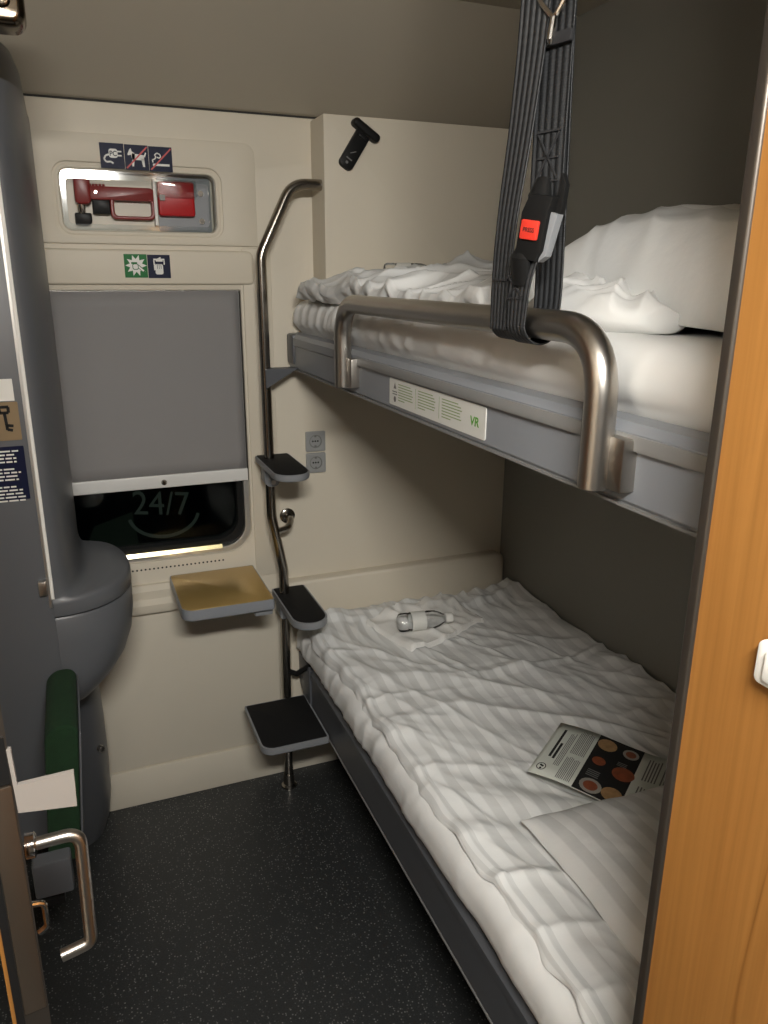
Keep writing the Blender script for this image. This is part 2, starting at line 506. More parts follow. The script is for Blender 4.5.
# ------------------------------------------------------------------ the room
YF = 2.263          # window wall
XR = 1.36           # wall behind the bunks
XL = -0.46          # wall on the washbasin side
struct(box('floor', (XL - 0.04, XR + 0.04, -1.30, YF + 0.06, -0.05, 0.0), 'floor'))
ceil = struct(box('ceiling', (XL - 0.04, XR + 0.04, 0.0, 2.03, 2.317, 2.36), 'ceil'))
struct(box('ceiling', (XL - 0.6, XR + 0.04, -1.30, -0.001, 2.24, 2.36), 'gwall'))
# sloped cove between the window wall and the ceiling
bm = bmesh.new()
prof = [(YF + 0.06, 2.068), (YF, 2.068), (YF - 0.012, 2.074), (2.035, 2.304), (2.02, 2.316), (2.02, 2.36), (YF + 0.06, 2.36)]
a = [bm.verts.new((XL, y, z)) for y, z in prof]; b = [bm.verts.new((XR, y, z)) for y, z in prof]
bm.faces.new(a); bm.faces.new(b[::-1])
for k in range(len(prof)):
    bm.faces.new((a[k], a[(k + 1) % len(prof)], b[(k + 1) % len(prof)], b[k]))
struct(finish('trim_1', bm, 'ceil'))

# window wall with the niche and the window opening cut out
niche = rrect(0.018, 0.411, 1.757, 1.905, 0.022)
wopen = rrect(-0.30, 0.466, 0.826, 1.607, (0.02, 0.075, 0.004, 0.004), 8)
wall_far = struct(finish('wall_far', prism_bm([(XL, 0.0), (XR + 0.04, 0.0), (XR + 0.04, 2.063), (XL, 2.063)], [niche, wopen], YF + 0.05, YF, XZ, bev=0.004), 'beige'))
struct(box('trim_2', (XL, XR, YF + 0.004, YF + 0.05, 2.062, 2.07), 'gap'))       # shadow gap under the cove
# moulded window surround: a proud sheet with rounded corner
ps = prism_bm(rrect(XL + 0.02, 0.520, 1.725, 1.988, (0.0, 0.0, 0.03, 0.0), 6), [rrect(0.002, 0.427, 1.741, 1.921, 0.036)], YF + 0.004, YF - 0.008, XZ, bev=0.005)
finish('window_surround', ps, 'beige', wall_far)
finish('niche_rim', prism_bm(rrect(0.006, 0.423, 1.745, 1.917, 0.034), [niche], YF + 0.004, YF - 0.002, XZ, bev=0.004), 'beige', wall_far)
finish('blind_box_cover', prism_bm(rrect(XL + 0.02, 0.505, 1.622, 1.712, (0, 0.012, 0.018, 0)), [], YF + 0.004, YF - 0.012, XZ, bev=0.007, seg=3), 'beige', wall_far)
# niche body
nb = bmesh.new()
box_bm(0.014, 0.415, YF + 0.055, YF + 0.06, 1.75, 1.91, bm=nb)
finish('niche_back', nb, 'beige2', wall_far)
nb = bmesh.new()
for q in ((0.012, 0.018, YF + 0.045, YF + 0.06, 1.75, 1.91), (0.411, 0.417, YF + 0.045, YF + 0.06, 1.75, 1.91)):
    box_bm(*q, bm=nb)
finish('niche_side', nb, 'beige2', wall_far)
finish('mounting_plate', prism_bm(rrect(0.262, 0.405, 1.762, 1.90, 0.006), [], YF + 0.055, YF + 0.050, XZ), 'cast', wall_far)
for zz in (1.790, 1.862):
    finish('screw', cyl_bm((0.378, YF + 0.050, zz), (0, -1, 0), 0.008, 0.004, 12), 'steeldark', wall_far)
# clear plastic lips of the broken-out niche cover
cl = prism_bm(rrect(0.020, 0.409, 1.759, 1.903, 0.020), [rrect(0.032, 0.392, 1.773, 1.882, 0.010)], YF + 0.006, YF + 0.002, XZ)
finish('niche_cover', cl, 'clear', wall_far)

# strip and ledges of the window wall
struct(finish('trim_3', prism_bm([(YF + 0.01, 0.672), (YF - 0.030, 0.672), (YF - 0.034, 0.680), (YF - 0.034, 0.700), (YF - 0.022, 0.715), (YF - 0.022, 0.740), (YF - 0.010, 0.756), (YF + 0.01, 0.760)], [], XL, 0.468,
       lambda u, v, d: (d, u, v), bev=0.0), 'beige'))
struct(finish('trim_4', prism_bm(rrect(0.474, 0.556, 0.735, 1.72, 0.004), [], YF + 0.004, YF - 0.004, XZ, bev=0.003), 'beige'))
lower_panel = prism_bm([(XL, 0.135), (0.60, 0.135), (0.60, 0.668), (XL, 0.668)], [], YF + 0.004, YF - 0.006, XZ, bev=0.003)
finish('lower_panel', lower_panel, 'beige2', wall_far)
struct(box('baseboard_far', (XL, XR, YF - 0.012, YF + 0.01, 0.0, 0.131), 'beige2', bev=0.003))
# boxed-out lower wall behind the bed foot, with a rounded ledge
lb = prism_bm(rrect(0.565, XR - 0.004, 0.10, 0.712, (0, 0, 0.03, 0.0)), [], YF + 0.004, YF - 0.042, XZ, bev=0.012, seg=3)
struct(finish('trim_5', lb, 'beige'))
# boxed-out panel above the upper bunk
struct(finish('trim_6', prism_bm(rrect(0.683, XR, 1.40, 2.056, 0.002), [], YF + 0.004, 2.144, XZ, bev=0.006, seg=3), 'beige'))
# perforated air slot under the window
bm = bmesh.new()
for k in range(34):
    cyl_bm((-0.03 + k * 0.0122, YF - 0.001, 0.803), (0, 1, 0), 0.0029, 0.003, 8, bm=bm)
finish('air_slot_hole', bm, 'gap', wall_far)

# window
win = struct(finish('window_1', prism_bm(rrect(-0.30, 0.470, 0.822, 1.607, (0.02, 0.079, 0.004, 0.004), 8), [rrect(-0.285, 0.450, 0.842, 1.60, (0.02, 0.070, 0.004, 0.004), 8)], YF + 0.075, YF + 0.012, XZ, bev=0.006), 'alu'))
finish('gasket', prism_bm(rrect(-0.29, 0.455, 0.838, 1.60, (0.02, 0.070, 0.004, 0.004), 8), [rrect(-0.27, 0.432, 0.862, 1.595, (0.02, 0.065, 0.004, 0.004), 8)], YF + 0.075, YF + 0.03, XZ, bev=0.006), 'black', win)
finish('pane', prism_bm(rrect(-0.29, 0.45, 0.845, 1.60, 0.02), [], YF + 0.062, YF + 0.058, XZ), 'glass', win)
finish('reveal', prism_bm(rrect(-0.34, 0.50, 0.79, 1.64, 0.02), [rrect(-0.31, 0.472, 0.818, 1.61, 0.02)], YF + 0.09, YF + 0.05, XZ), 'gap', win)

finish('sill_glint_strip', prism_bm([(YF + 0.008, 0.8395), (YF + 0.0130, 0.851), (YF + 0.03, 0.851), (YF + 0.03, 0.8395)], [], -0.28, 0.375, lambda u, v, d: (d, u, v)), 'sillglint', win)  # strip added and tilted to throw the lamp's glint at the camera
wall_right = struct(box('wall_right', (XR, XR + 0.04, -1.30, YF, 0.0, 2.36), 'gwall'))
struct(box('wall_left', (XL - 0.04, XL, 0.10, YF, 0.0, 2.36), 'beige2'))
struct(box('wall_back', (XL - 0.6, XR, -1.30, -1.26, 0.0, 2.3), 'gwall'))
struct(box('wall_head', (0.53, XR, 0.215, 0.255, 0.0, 2.36), 'gwall'))       # head end of the bunk bay
wood = struct(box('wall_entry', (0.50, 0.528, -1.26, 0.486, 0.0, 2.317), 'wood'))
ep = prism_bm(rrect(0.497, 0.531, 0.484, 0.497, 0.003), [], 0.0, 2.317, XY)
finish('edge_profile', ep, 'profile', wood)
struct(box('wall_side', (XL - 0.64, XL - 0.6, -1.30, 0.0, 0.0, 2.3), 'gwall'))
sw = thing('light_switch', (0.498, 0.39, 1.35), 'small white switch plate on the honey wood wall', 'switch')
finish('plate', prism_bm(rrect(0.345, 0.4105, 1.334, 1.372, 0.006), [], 0.4995, 0.491, YZ, bev=0.002), 'white', sw)
finish('rocker', prism_bm(rrect(0.355, 0.400, 1.340, 1.366, 0.003), [], 0.491, 0.488, YZ, bev=0.001), 'white', sw)

# slanted lamp in the corner over the entrance, shining into the compartment
lx, ly, lz = LAMP_POS
lamp = thing('entrance_lamp', (lx, ly, 2.24), 'slanted strip lamp under the ceiling over the compartment entrance', 'lamp')
ltilt = R(34)
def lampf(u, v, d):    # u along x, v across the lens, d out of the lens
    return (lx + u, ly + v * math.cos(ltilt) + d * math.sin(ltilt), lz + v * math.sin(ltilt) - d * math.cos(ltilt))
finish('housing', prism_bm(rrect(-0.26, 0.26, -0.065, 0.065, 0.012), [], -0.035, -0.004, lampf, bev=0.004), 'alu', lamp)
finish('lens', prism_bm(rrect(-0.25, 0.25, -0.055, 0.055, 0.008), [], -0.004, 0.0, lampf), 'diffuser', lamp)
# ------------------------------------------------------------------ outside at night
og = thing('platform_sign', (0.35, 4.2, -0.6), 'faint lit 24/7 sign with a curved line, seen through the dark window', 'sign')
fr = lambda u, v, d: (u, 4.2 - d, v)
finish('panel', prism_bm(rrect(-0.75, 0.86, -0.45, 0.72, 0.05), [], 4.23, 4.20, XZ), 'outdark', og)
text_mesh('lettering', '24/7', 0.20, lambda u, v, d: (0.222 + u * 0.86, 4.198 - d, 0.405 - 0.1 * u + v * 0.95), 'nightsign', og)
arc = [(0.385 + 0.185 * math.cos(t), 0.40 + 0.14 * math.sin(t)) for t in [R(190 + 160 * k / 24) for k in range(25)]]
polys('smile_line', [bar2(*arc[k], *arc[k + 1], 0.018) for k in range(24)], fr, 0.002, 0.004, 'nightsign', og)
polys('reflection_patch', [[(-0.1, 0.10), (0.25, 0.14), (0.22, 0.42), (0.02, 0.36)]], fr, 0.001, 0.0015, 'paneglow', og)  # added glowing patch, stands in for a vague reflection in the pane
tag(box('platform', (-2.5, 3.5, 2.6, 6.0, -0.7, -0.62), 'outdark', bev=0.01), 'dark station platform outside the window', 'platform')
# ------------------------------------------------------------------ roller blind
bl = thing('roller_blind', (0.1, YF + 0.01, 1.07), 'grey fabric roller blind pulled down over the window', 'blind')
def blind_fn(u, v):
    return (-0.295 + u * 0.756, YF + 0.010 + 0.0015 * math.sin(u * 9 + v * 3) , 1.078 + v * 0.527)
bme = grid_mesh('fabric', 30, 12, blind_fn, lambda u, v: (u, v))
bo = link('fabric', bme, 'blind', bl, 60)
sm = bo.modifiers.new('thickness', 'SOLIDIFY'); sm.thickness = 0.0015
finish('bottom_bar', prism_bm(rrect(1.049, 1.087, YF + 0.003, YF + 0.016, 0.003), [], -0.297, 0.463, lambda u, v, d: (d, v, u)), 'barwhite', bl)
finish('pull_knob', lathe_bm((0.215, YF + 0.004, 1.066), (0, -1, 0), [(0, 0.008), (0.004, 0.0085), (0.009, 0.006), (0.012, 0.003)], 16), 'steeldark', bl)
box('guide_rail', (0.4625, 0.4655, YF + 0.004, YF + 0.02, 1.05, 1.605), 'gap', bl)

# ------------------------------------------------------------------ emergency hammer and handle in the niche
hm = thing('emergency_hammer', (0.15, YF + 0.05, 1.78), 'dark red emergency hammer with loop handle in the wall niche', 'hammer')
hy0, hy1 = YF + 0.054, YF + 0.018
finish('head', prism_bm(rrect(0.052, 0.092, 1.822, 1.892, 0.012), [], hy0, hy1, XZ, bev=0.006), 'darkred', hm)
finish('tip', lathe_bm((0.066, YF + 0.036, 1.822), (0, 0, -1), [(0, 0.011), (0.016, 0.010), (0.026, 0.004), (0.030, 0.001)], 14), 'chrome', hm)
finish('handle', prism_bm(rrect(0.090, 0.252, 1.835, 1.868, (0.002, 0.01, 0.012, 0.002)), [], hy0, hy1 + 0.006, XZ, bev=0.005), 'darkred', hm)
finish('loop', prism_bm(rrect(0.138, 0.252, 1.788, 1.845, 0.014), [rrect(0.148, 0.243, 1.797, 1.838, 0.010)], hy0, hy1 + 0.01, XZ, bev=0.003), 'darkred', hm)
for k in range(5):
    finish('grip_rib', cyl_bm((0.092 + k * 0.0085, YF + 0.036, 1.866), (0, 0, 1), 0.0036, 0.008, 8), 'darkred', hm)
finish('rivet', cyl_bm((0.104, hy1 + 0.006, 1.853), (0, -1, 0), 0.0035, 0.002, 10), 'chrome', hm)
finish('holder_clip', prism_bm(rrect(0.094, 0.138, 1.800, 1.836, 0.004), [], YF + 0.054, YF + 0.026, XZ, bev=0.003), 'black', hm)
finish('holder_foot', prism_bm(rrect(0.048, 0.090, 1.772, 1.802, (0.004, 0.012, 0.004, 0.004)), [], YF + 0.054, YF + 0.03, XZ, bev=0.003), 'black', hm)
rb = thing('alarm_box', (0.30, YF + 0.05, 1.80), 'bright red sealed emergency handle box beside the hammer', 'handle')
finish('body', prism_bm(rrect(0.262, 0.358, 1.800, 1.888, 0.007), [], YF + 0.0495, YF + 0.024, XZ, bev=0.005), 'red', rb)
finish('cover', prism_bm(rrect(0.256, 0.364, 1.846, 1.890, 0.006), [], YF + 0.0235, YF + 0.014, XZ, bev=0.003), 'clear', rb)
finish('seal_tab', prism_bm(rrect(0.264, 0.278, 1.838, 1.852, 0.002), [], YF + 0.0135, YF + 0.0115, XZ), 'pale', rb)
finish('side_strip', prism_bm(rrect(0.250, 0.257, 1.775, 1.894, 0.001), [], YF + 0.054, YF + 0.022, XZ), 'white', rb)

# ------------------------------------------------------------------ pictogram signs on the wall
def sign(name, x0, z0, s, m, label, y):
    t = thing(name, (x0 + s / 2, y, z0), label, 'sign', 'pictogram stickers on the window wall')
    finish('sticker', prism_bm(rrect(x0, x0 + s - 0.0012, z0, z0 + s, 0.001), [], y + 0.0006, y - 0.0006, XZ), m, t)
    return t, (lambda u, v, d: (x0 + u * s, y - 0.0006 - d, z0 + v * s))
ys = YF - 0.0082
S = 0.060
t, f = sign('power_socket_sign', 0.122, 1.908, S, 'navy', 'navy pictogram of a plug lettered PC above the hammer niche', ys)
polys('plug', [rrect(0.36, 0.72, 0.42, 0.78, 0.1), bar2(0.70, 0.68, 0.88, 0.68, 0.06), bar2(0.70, 0.52, 0.88, 0.52, 0.06)] +
      [bar2(0.36 - 0.0, 0.55, 0.22, 0.50, 0.07), bar2(0.22, 0.50, 0.15, 0.36, 0.07), bar2(0.15, 0.36, 0.24, 0.25, 0.07), bar2(0.24, 0.25, 0.42, 0.27, 0.07), bar2(0.42, 0.27, 0.52, 0.2, 0.07)], f, 0, 0.0004, 'white', t)
text_mesh('lettering', 'PC', 0.28, lambda u, v, d: f(0.385 + u * 0.9, 0.50 + v, 0.0005 + d * 0.1), 'navy', t, bold=True)
t, f = sign('no_dogs_sign', 0.122 + S, 1.907, S, 'navy', 'navy pictogram of a white dog struck through in red', ys)
polys('dog', [[(0.12, 0.62), (0.20, 0.80), (0.27, 0.86), (0.30, 0.74), (0.42, 0.66), (0.42, 0.45), (0.30, 0.45), (0.26, 0.60), (0.14, 0.57)],
              [(0.30, 0.66), (0.80, 0.60), (0.80, 0.40), (0.30, 0.40)], [(0.30, 0.45), (0.40, 0.45), (0.36, 0.14), (0.28, 0.14)], [(0.68, 0.45), (0.80, 0.45), (0.82, 0.14), (0.73, 0.14)],
              [(0.78, 0.55), (0.86, 0.72), (0.90, 0.70), (0.84, 0.52)]], f, 0, 0.0004, 'white', t)
polys('red_slash', [bar2(0.06, 0.06, 0.94, 0.94, 0.06)], f, 0.0004, 0.0008, 'slash', t)
t, f = sign('no_smoking_sign', 0.122 + 2 * S, 1.906, S, 'navy', 'navy pictogram of a smoking cigarette struck through in red', ys)
polys('cigarette', [bar2(0.15, 0.27, 0.85, 0.27, 0.09)] + [bar2(*a, *b, 0.05) for a, b in zip([(0.16, 0.36), (0.14, 0.46), (0.24, 0.50), (0.30, 0.58), (0.24, 0.66), (0.34, 0.74), (0.46, 0.70), (0.50, 0.60), (0.42, 0.54)],
      [(0.14, 0.46), (0.24, 0.50), (0.30, 0.58), (0.24, 0.66), (0.34, 0.74), (0.46, 0.70), (0.50, 0.60), (0.42, 0.54), (0.34, 0.58)])], f, 0, 0.0004, 'white', t)
polys('red_slash', [bar2(0.06, 0.06, 0.94, 0.94, 0.06)], f, 0.0004, 0.0008, 'slash', t)
ys2 = YF - 0.0122
t, f = sign('break_glass_sign', 0.157, 1.640, S, 'signgreen', 'green pictogram of a fist in a white burst above the blind', ys2)
star = []
for k in range(20):
    a_ = 2 * PI * k / 20; r_ = 0.46 if k % 2 == 0 else 0.27
    star.append((0.5 + r_ * math.cos(a_), 0.52 + r_ * math.sin(a_)))
polys('burst', [star], f, 0, 0.0004, 'white', t)
polys('fist', [rrect(0.34, 0.60, 0.34, 0.60, 0.07), [(0.58, 0.40), (0.80, 0.22), (0.90, 0.30), (0.60, 0.56)], bar2(0.30, 0.62, 0.55, 0.62, 0.08)], f, 0.0004, 0.0008, 'signgreen', t)
polys('knuckle', [rrect(0.37, 0.57, 0.37, 0.57, 0.06), [(0.60, 0.42), (0.78, 0.26), (0.84, 0.31), (0.60, 0.52)]], f, 0.0008, 0.0011, 'white', t)
t, f = sign('pull_handle_sign', 0.157 + S, 1.639, S, 'navy', 'navy pictogram of a white hand pulling a handle above the blind', ys2)
polys('hand', [rrect(0.32, 0.66, 0.16, 0.60, 0.08), bar2(0.30, 0.62, 0.30, 0.34, 0.07), bar2(0.36, 0.74, 0.66, 0.74, 0.06), bar2(0.28, 0.58, 0.28, 0.76, 0.05), bar2(0.72, 0.58, 0.72, 0.76, 0.05), bar2(0.26, 0.80, 0.74, 0.80, 0.07), bar2(0.42, 0.80, 0.58, 0.88, 0.06)], f, 0, 0.0004, 'white', t)
polys('finger_line', [bar2(0.41, 0.40, 0.41, 0.60, 0.02), bar2(0.49, 0.40, 0.49, 0.60, 0.02), bar2(0.57, 0.40, 0.57, 0.60, 0.02)], f, 0.0004, 0.0008, 'navy', t)

# ------------------------------------------------------------------ black folding bracket on the boxed-out panel
hk = thing('wall_hook', (0.78, 2.144, 1.92), 'black plastic folding bracket fixed slantwise on the beige panel', 'bracket')
ang = R(33)
def hkf(u, v, d):   # local frame: v along the body (up-right), u across
    c, s = math.cos(ang), math.sin(ang)
    return (0.770 + v * s + u * c, 2.1435 - d, 1.978 + v * c - u * s)
finish('body', prism_bm(rrect(-0.021, 0.021, -0.062, 0.052, (0.014, 0.014, 0.003, 0.003)), [], 0.0, 0.014, hkf, bev=0.004), 'black', hk)
finish('crossbar', prism_bm(rrect(-0.043, 0.043, 0.040, 0.062, 0.010), [], 0.0, 0.026, hkf, bev=0.006, seg=3), 'black', hk)
finish('hinge_pin', prism_bm(rrect(-0.012, 0.012, 0.026, 0.036, 0.003), [], 0.0135, 0.019, hkf, bev=0.002), 'black', hk)
polys('raised_mark', [bar2(-0.010, -0.036, 0.008, -0.036, 0.003), bar2(-0.006, -0.022, 0.006, -0.010, 0.002), circ(-0.002, -0.047, 0.004, 8)], hkf, 0.0135, 0.0146, 'inkgrey', hk)

# ------------------------------------------------------------------ power sockets
for i, (zc, lb) in enumerate(((1.156, 'grey wall power socket under the upper bunk, upper of the pair'), (1.088, 'grey wall power socket under the upper bunk, lower of the pair'))):
    s = thing('power_socket', (0.677, YF, zc - 0.031), lb, 'socket', 'wall sockets under the upper bunk')
    x0 = 0.677
    finish('cover_plate', prism_bm(rrect(x0 - 0.031, x0 + 0.031, zc - 0.031, zc + 0.031, 0.003), [circ(x0, zc, 0.0205, 24)], YF + 0.001, YF - 0.008, XZ, bev=0.002), 'sink', s)
    finish('well', prism_bm(circ(x0, zc, 0.0205, 24), [], YF + 0.001, YF - 0.003, XZ), 'sink', s)
    finish('ring', prism_bm(circ(x0, zc, 0.0205, 24), [circ(x0, zc, 0.0178, 24)], YF - 0.003, YF - 0.0045, XZ), 'inkgrey', s)
    for dx in (-0.008, 0.0, 0.008):
        finish('hole' if dx else 'centre_screw', cyl_bm((x0 + dx, YF - 0.0029, zc), (0, -1, 0), 0.0028, 0.0008, 10), 'ink', s)
    for dz in (-0.016, 0.016):
        box('earth_clip', (x0 - 0.003, x0 + 0.003, YF - 0.006, YF - 0.003, zc + dz - 0.003, zc + dz + 0.003), 'inkgrey', s)

# ------------------------------------------------------------------ ladder pole with steps
PY = 2.175
lad = thing('bunk_ladder', (0.535, PY, 0), 'steel ladder pole with black treaded steps beside the bunks', 'ladder')
pp = fillet([(0.683, PY, 1.884), (0.600, PY, 1.884), (0.508, PY, 1.700), (0.510, PY, 0.955), (0.541, PY, 0.78), (0.534, PY, 0.012)], [0.07, 0.09, 0.12, 0.12])
finish('pole', tube_bm(pp, 0.0145, 18), 'steeldark', lad)
finish('foot_flange', lathe_bm((0.534, PY, 0.0), (0, 0, 1), [(0, 0.026), (0.006, 0.026), (0.012, 0.019), (0.05, 0.0165)], 20), 'steeldark', lad)
finish('wall_bracket', tube_bm(fillet([(0.522, PY, 0.905), (0.560, PY + 0.005, 0.910), (0.580, PY + 0.04, 0.925), (0.580, YF, 0.925)], 0.03), 0.010, 14), 'steeldark', lad)
finish('bracket_rose', lathe_bm((0.580, YF, 0.925), (0, -1, 0), [(0, 0.024), (0.006, 0.024), (0.01, 0.018)], 20), 'steeldark', lad)
def step(name, outline, z, th, mtop, inset, parent, side='cast', holes=None):
    s = finish(name, prism_bm(outline, [], z - 0.002, z - th, XY, bev=0.010, seg=3), side, parent)
    cx = sum(p[0] for p in outline) / len(outline); cy = sum(p[1] for p in outline) / len(outline)
    xs = [p[0] for p in outline]; y_ = [p[1] for p in outline]
    kx = 1 - 2 * inset / (max(xs) - min(xs)); ky = 1 - 2 * inset / (max(y_) - min(y_))
    mx_, my_ = (max(xs) + min(xs)) / 2, (max(y_) + min(y_)) / 2
    finish('tread', prism_bm([(mx_ + (x - mx_) * kx, my_ + (y - my_) * ky) for x, y in outline], [], z - 0.004, z, XY, bev=0.001), mtop, s)
    return s
# upper step (slanted front corner), middle step, lowest step
step('step', rrect(0.478, 0.580, 1.955, 2.225, (0.050, 0.050, 0.006, 0.006), 6), 1.135, 0.022, 'rubber', 0.004, lad)
step('step', rrect(0.512, 0.618, 1.935, 2.225, (0.052, 0.052, 0.006, 0.006), 6), 0.702, 0.026, 'rubber', 0.005, lad)
step('step', rrect(0.395, 0.595, 1.905, 2.165, (0.035, 0.006, 0.006, 0.006), 6), 0.340, 0.026, 'rubber', 0.005, lad)
finish('step_clamp', prism_bm(rrect(0.488, 0.532, 1.055, 1.105, (0.018, 0.018, 0.002, 0.002)), [], PY - 0.030, PY + 0.022, XZ, bev=0.003), 'cast', lad)
finish('clamp_bolt', cyl_bm((0.512, PY - 0.034, 1.068), (0, 1, 0), 0.007, 0.006, 12), 'steel', lad)
finish('step_clamp', prism_bm(rrect(0.518, 0.562, 0.630, 0.676, 0.010), [], PY - 0.035, PY + 0.022, XZ, bev=0.003), 'cast', lad)
# gusset bracket joining pole and upper bunk, lower strut to the lower bunk
bm = bmesh.new()
for dz in (0,):
    pts_a = [(0.505, PY - 0.020, 1.395), (0.600, PY - 0.020, 1.395), (0.505, PY - 0.020, 1.340)]
    pts_b = [(x, PY + 0.020, z) for x, y, z in pts_a]
    A = [bm.verts.new(p) for p in pts_a]; B = [bm.verts.new(p) for p in pts_b]
    bm.faces.new(A); bm.faces.new(B[::-1])
    for k in range(3): bm.faces.new((A[k], A[(k + 1) % 3], B[(k + 1) % 3], B[k]))
finish('bunk_gusset', bm, 'greydark', lad)
finish('lower_strut', tube_bm([(0.541, PY, 0.43), (0.565, PY - 0.03, 0.43), (0.603, PY - 0.06, 0.47)], 0.009, 10), 'black', lad)

# folding table fixed to the pole
tb = thing('folding_table', (0.36, 2.18, 0.66), 'small golden brown table leaf with grey rim under the window', 'table')
TZ = 0.785
finish('rim', prism_bm(rrect(0.205, 0.458, 1.953, 2.236, (0.034, 0.008, 0.006, 0.012), 6), [], TZ - 0.001, TZ - 0.034, XY, bev=0.012, seg=3), 'greyrail', tb)
finish('top', prism_bm(rrect(0.208, 0.456, 1.956, 2.233, (0.032, 0.006, 0.005, 0.010), 6), [], TZ - 0.004, TZ, XY, bev=0.001), 'gold', tb)
box('hinge_block', (0.405, 0.457, 1.975, 2.04, TZ - 0.058, TZ - 0.030), 'cast', tb, bev=0.006)

# ------------------------------------------------------------------ bunks
XFR = 0.60
def bunk(name, z0, z1, label, m, near, far):
    t = thing(name, (0.98, 1.25, z0), label, 'bunk bed')
    # front rail: profile in x-z, extruded along y
    pr = [(XFR + 0.034, z0), (XFR + 0.004, z0), (XFR, z0 + 0.005), (XFR, z1 - 0.034), (XFR - 0.004, z1 - 0.031), (XFR - 0.004, z1 - 0.012), (XFR + 0.006, z1 - 0.002), (XFR + 0.034, z1)]
    finish('front_rail', prism_bm(pr, [], near, far, lambda u, v, d: (u, d, v)), m, t)
    finish('edge_trim', prism_bm([(XFR - 0.001, z0 - 0.004), (XFR + 0.036, z0 - 0.004), (XFR + 0.036, z0), (XFR - 0.001, z0)], [], near, far, lambda u, v, d: (u, d, v)), 'striprail', t)
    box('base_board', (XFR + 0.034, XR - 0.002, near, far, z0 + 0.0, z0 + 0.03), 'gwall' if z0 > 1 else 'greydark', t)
    return t
ub = bunk('upper_bunk', 1.388, 1.488, 'grey railed upper bunk with steel guard rail', 'greyrail', 0.262, 2.252)
box('end_bracket', (XFR - 0.006, XFR + 0.03, 2.19, 2.255, 1.40, 1.486), 'greydark', ub, bev=0.006)
gx = XFR - 0.024
gp = fillet([(gx, 1.690, 1.404), (gx, 1.690, 1.590), (gx, 0.748, 1.590), (gx, 0.748, 1.404)], 0.085, 12)
gr = finish('guard_rail', tube_bm(gp, 0.0195, 28), 'steel', ub)
for y_ in (1.690, 0.748):
    finish('post_bracket', prism_bm(rrect(y_ - 0.044, y_ + 0.004, 1.406, 1.470, 0.002), [], XFR + 0.001, gx + 0.004, YZ, bev=0.003), 'steel', gr)
    finish('clamp_foot', prism_bm(rrect(y_ - 0.017, y_ + 0.017, 1.402, 1.41, 0.002), [], XFR + 0.001, gx, YZ), 'steel', gr)
finish('slide_strip', prism_bm(rrect(0.30, 1.66, 1.4555, 1.474, 0.002), [], XFR - 0.0035, XFR - 0.006, YZ, bev=0.001), 'striprail', ub)

# printed label on the rail (faces -x, text runs towards -y)
lbx = XFR - 0.0005
LY0, LY1, LZ0, LZ1 = 1.462, 1.060, 1.398, 1.4515
lab = finish('safety_label', prism_bm(rrect(LY1, LY0, LZ0, LZ1, 0.004), [], lbx + 0.0004, lbx - 0.0012, YZ), 'label', ub)
lf = lambda u, v, d: (lbx - 0.0012 - d, LY0 - u, LZ0 + v)
rows = []
for c0, w in ((0.046, 0.075), (0.142, 0.080), (0.244, 0.078)):
    for k in range(7):
        ww = w * (1.0 if k < 6 else 0.45) * (0.8 if k == 0 else random.uniform(0.88, 1))
        rows.append(bar2(c0, 0.0445 - k * 0.0052, c0 + ww, 0.0445 - k * 0.0052, 0.0019))
polys('printed_lines', rows, lf, 0, 0.0003, 'labelgreen', lab)
polys('divider', [bar2(0.130, 0.008, 0.130, 0.047, 0.0012), bar2(0.233, 0.008, 0.233, 0.047, 0.0012)], lf, 0, 0.0003, 'labelgreen', lab)
polys('warning_mark', [[(0.022, 0.034), (0.036, 0.034), (0.029, 0.046)], bar2(0.016, 0.028, 0.040, 0.028, 0.002), bar2(0.017, 0.023, 0.040, 0.023, 0.002), circ(0.029, 0.013, 0.006, 10)], lf, 0, 0.0003, 'inkgrey', lab)
text_mesh('lettering', 'VR', 0.024, lambda u, v, d: lf(0.350 + u * 1.05 + v * 0.12, 0.018 + v * 0.9, 0.0003 + d * 0.5), 'logogreen', lab, bold=True)

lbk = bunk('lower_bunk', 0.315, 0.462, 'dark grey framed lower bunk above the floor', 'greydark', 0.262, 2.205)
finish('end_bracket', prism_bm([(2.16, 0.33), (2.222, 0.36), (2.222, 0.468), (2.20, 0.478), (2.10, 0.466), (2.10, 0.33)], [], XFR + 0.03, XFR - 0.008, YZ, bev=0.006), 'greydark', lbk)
finish('bed_box', prism_bm([(1.05, 0.0), (XR - 0.004, 0.0), (XR - 0.004, 0.316), (1.05, 0.316)], [], 0.30, 2.20, lambda u, v, d: (u, d, v)), 'greydark', lbk)

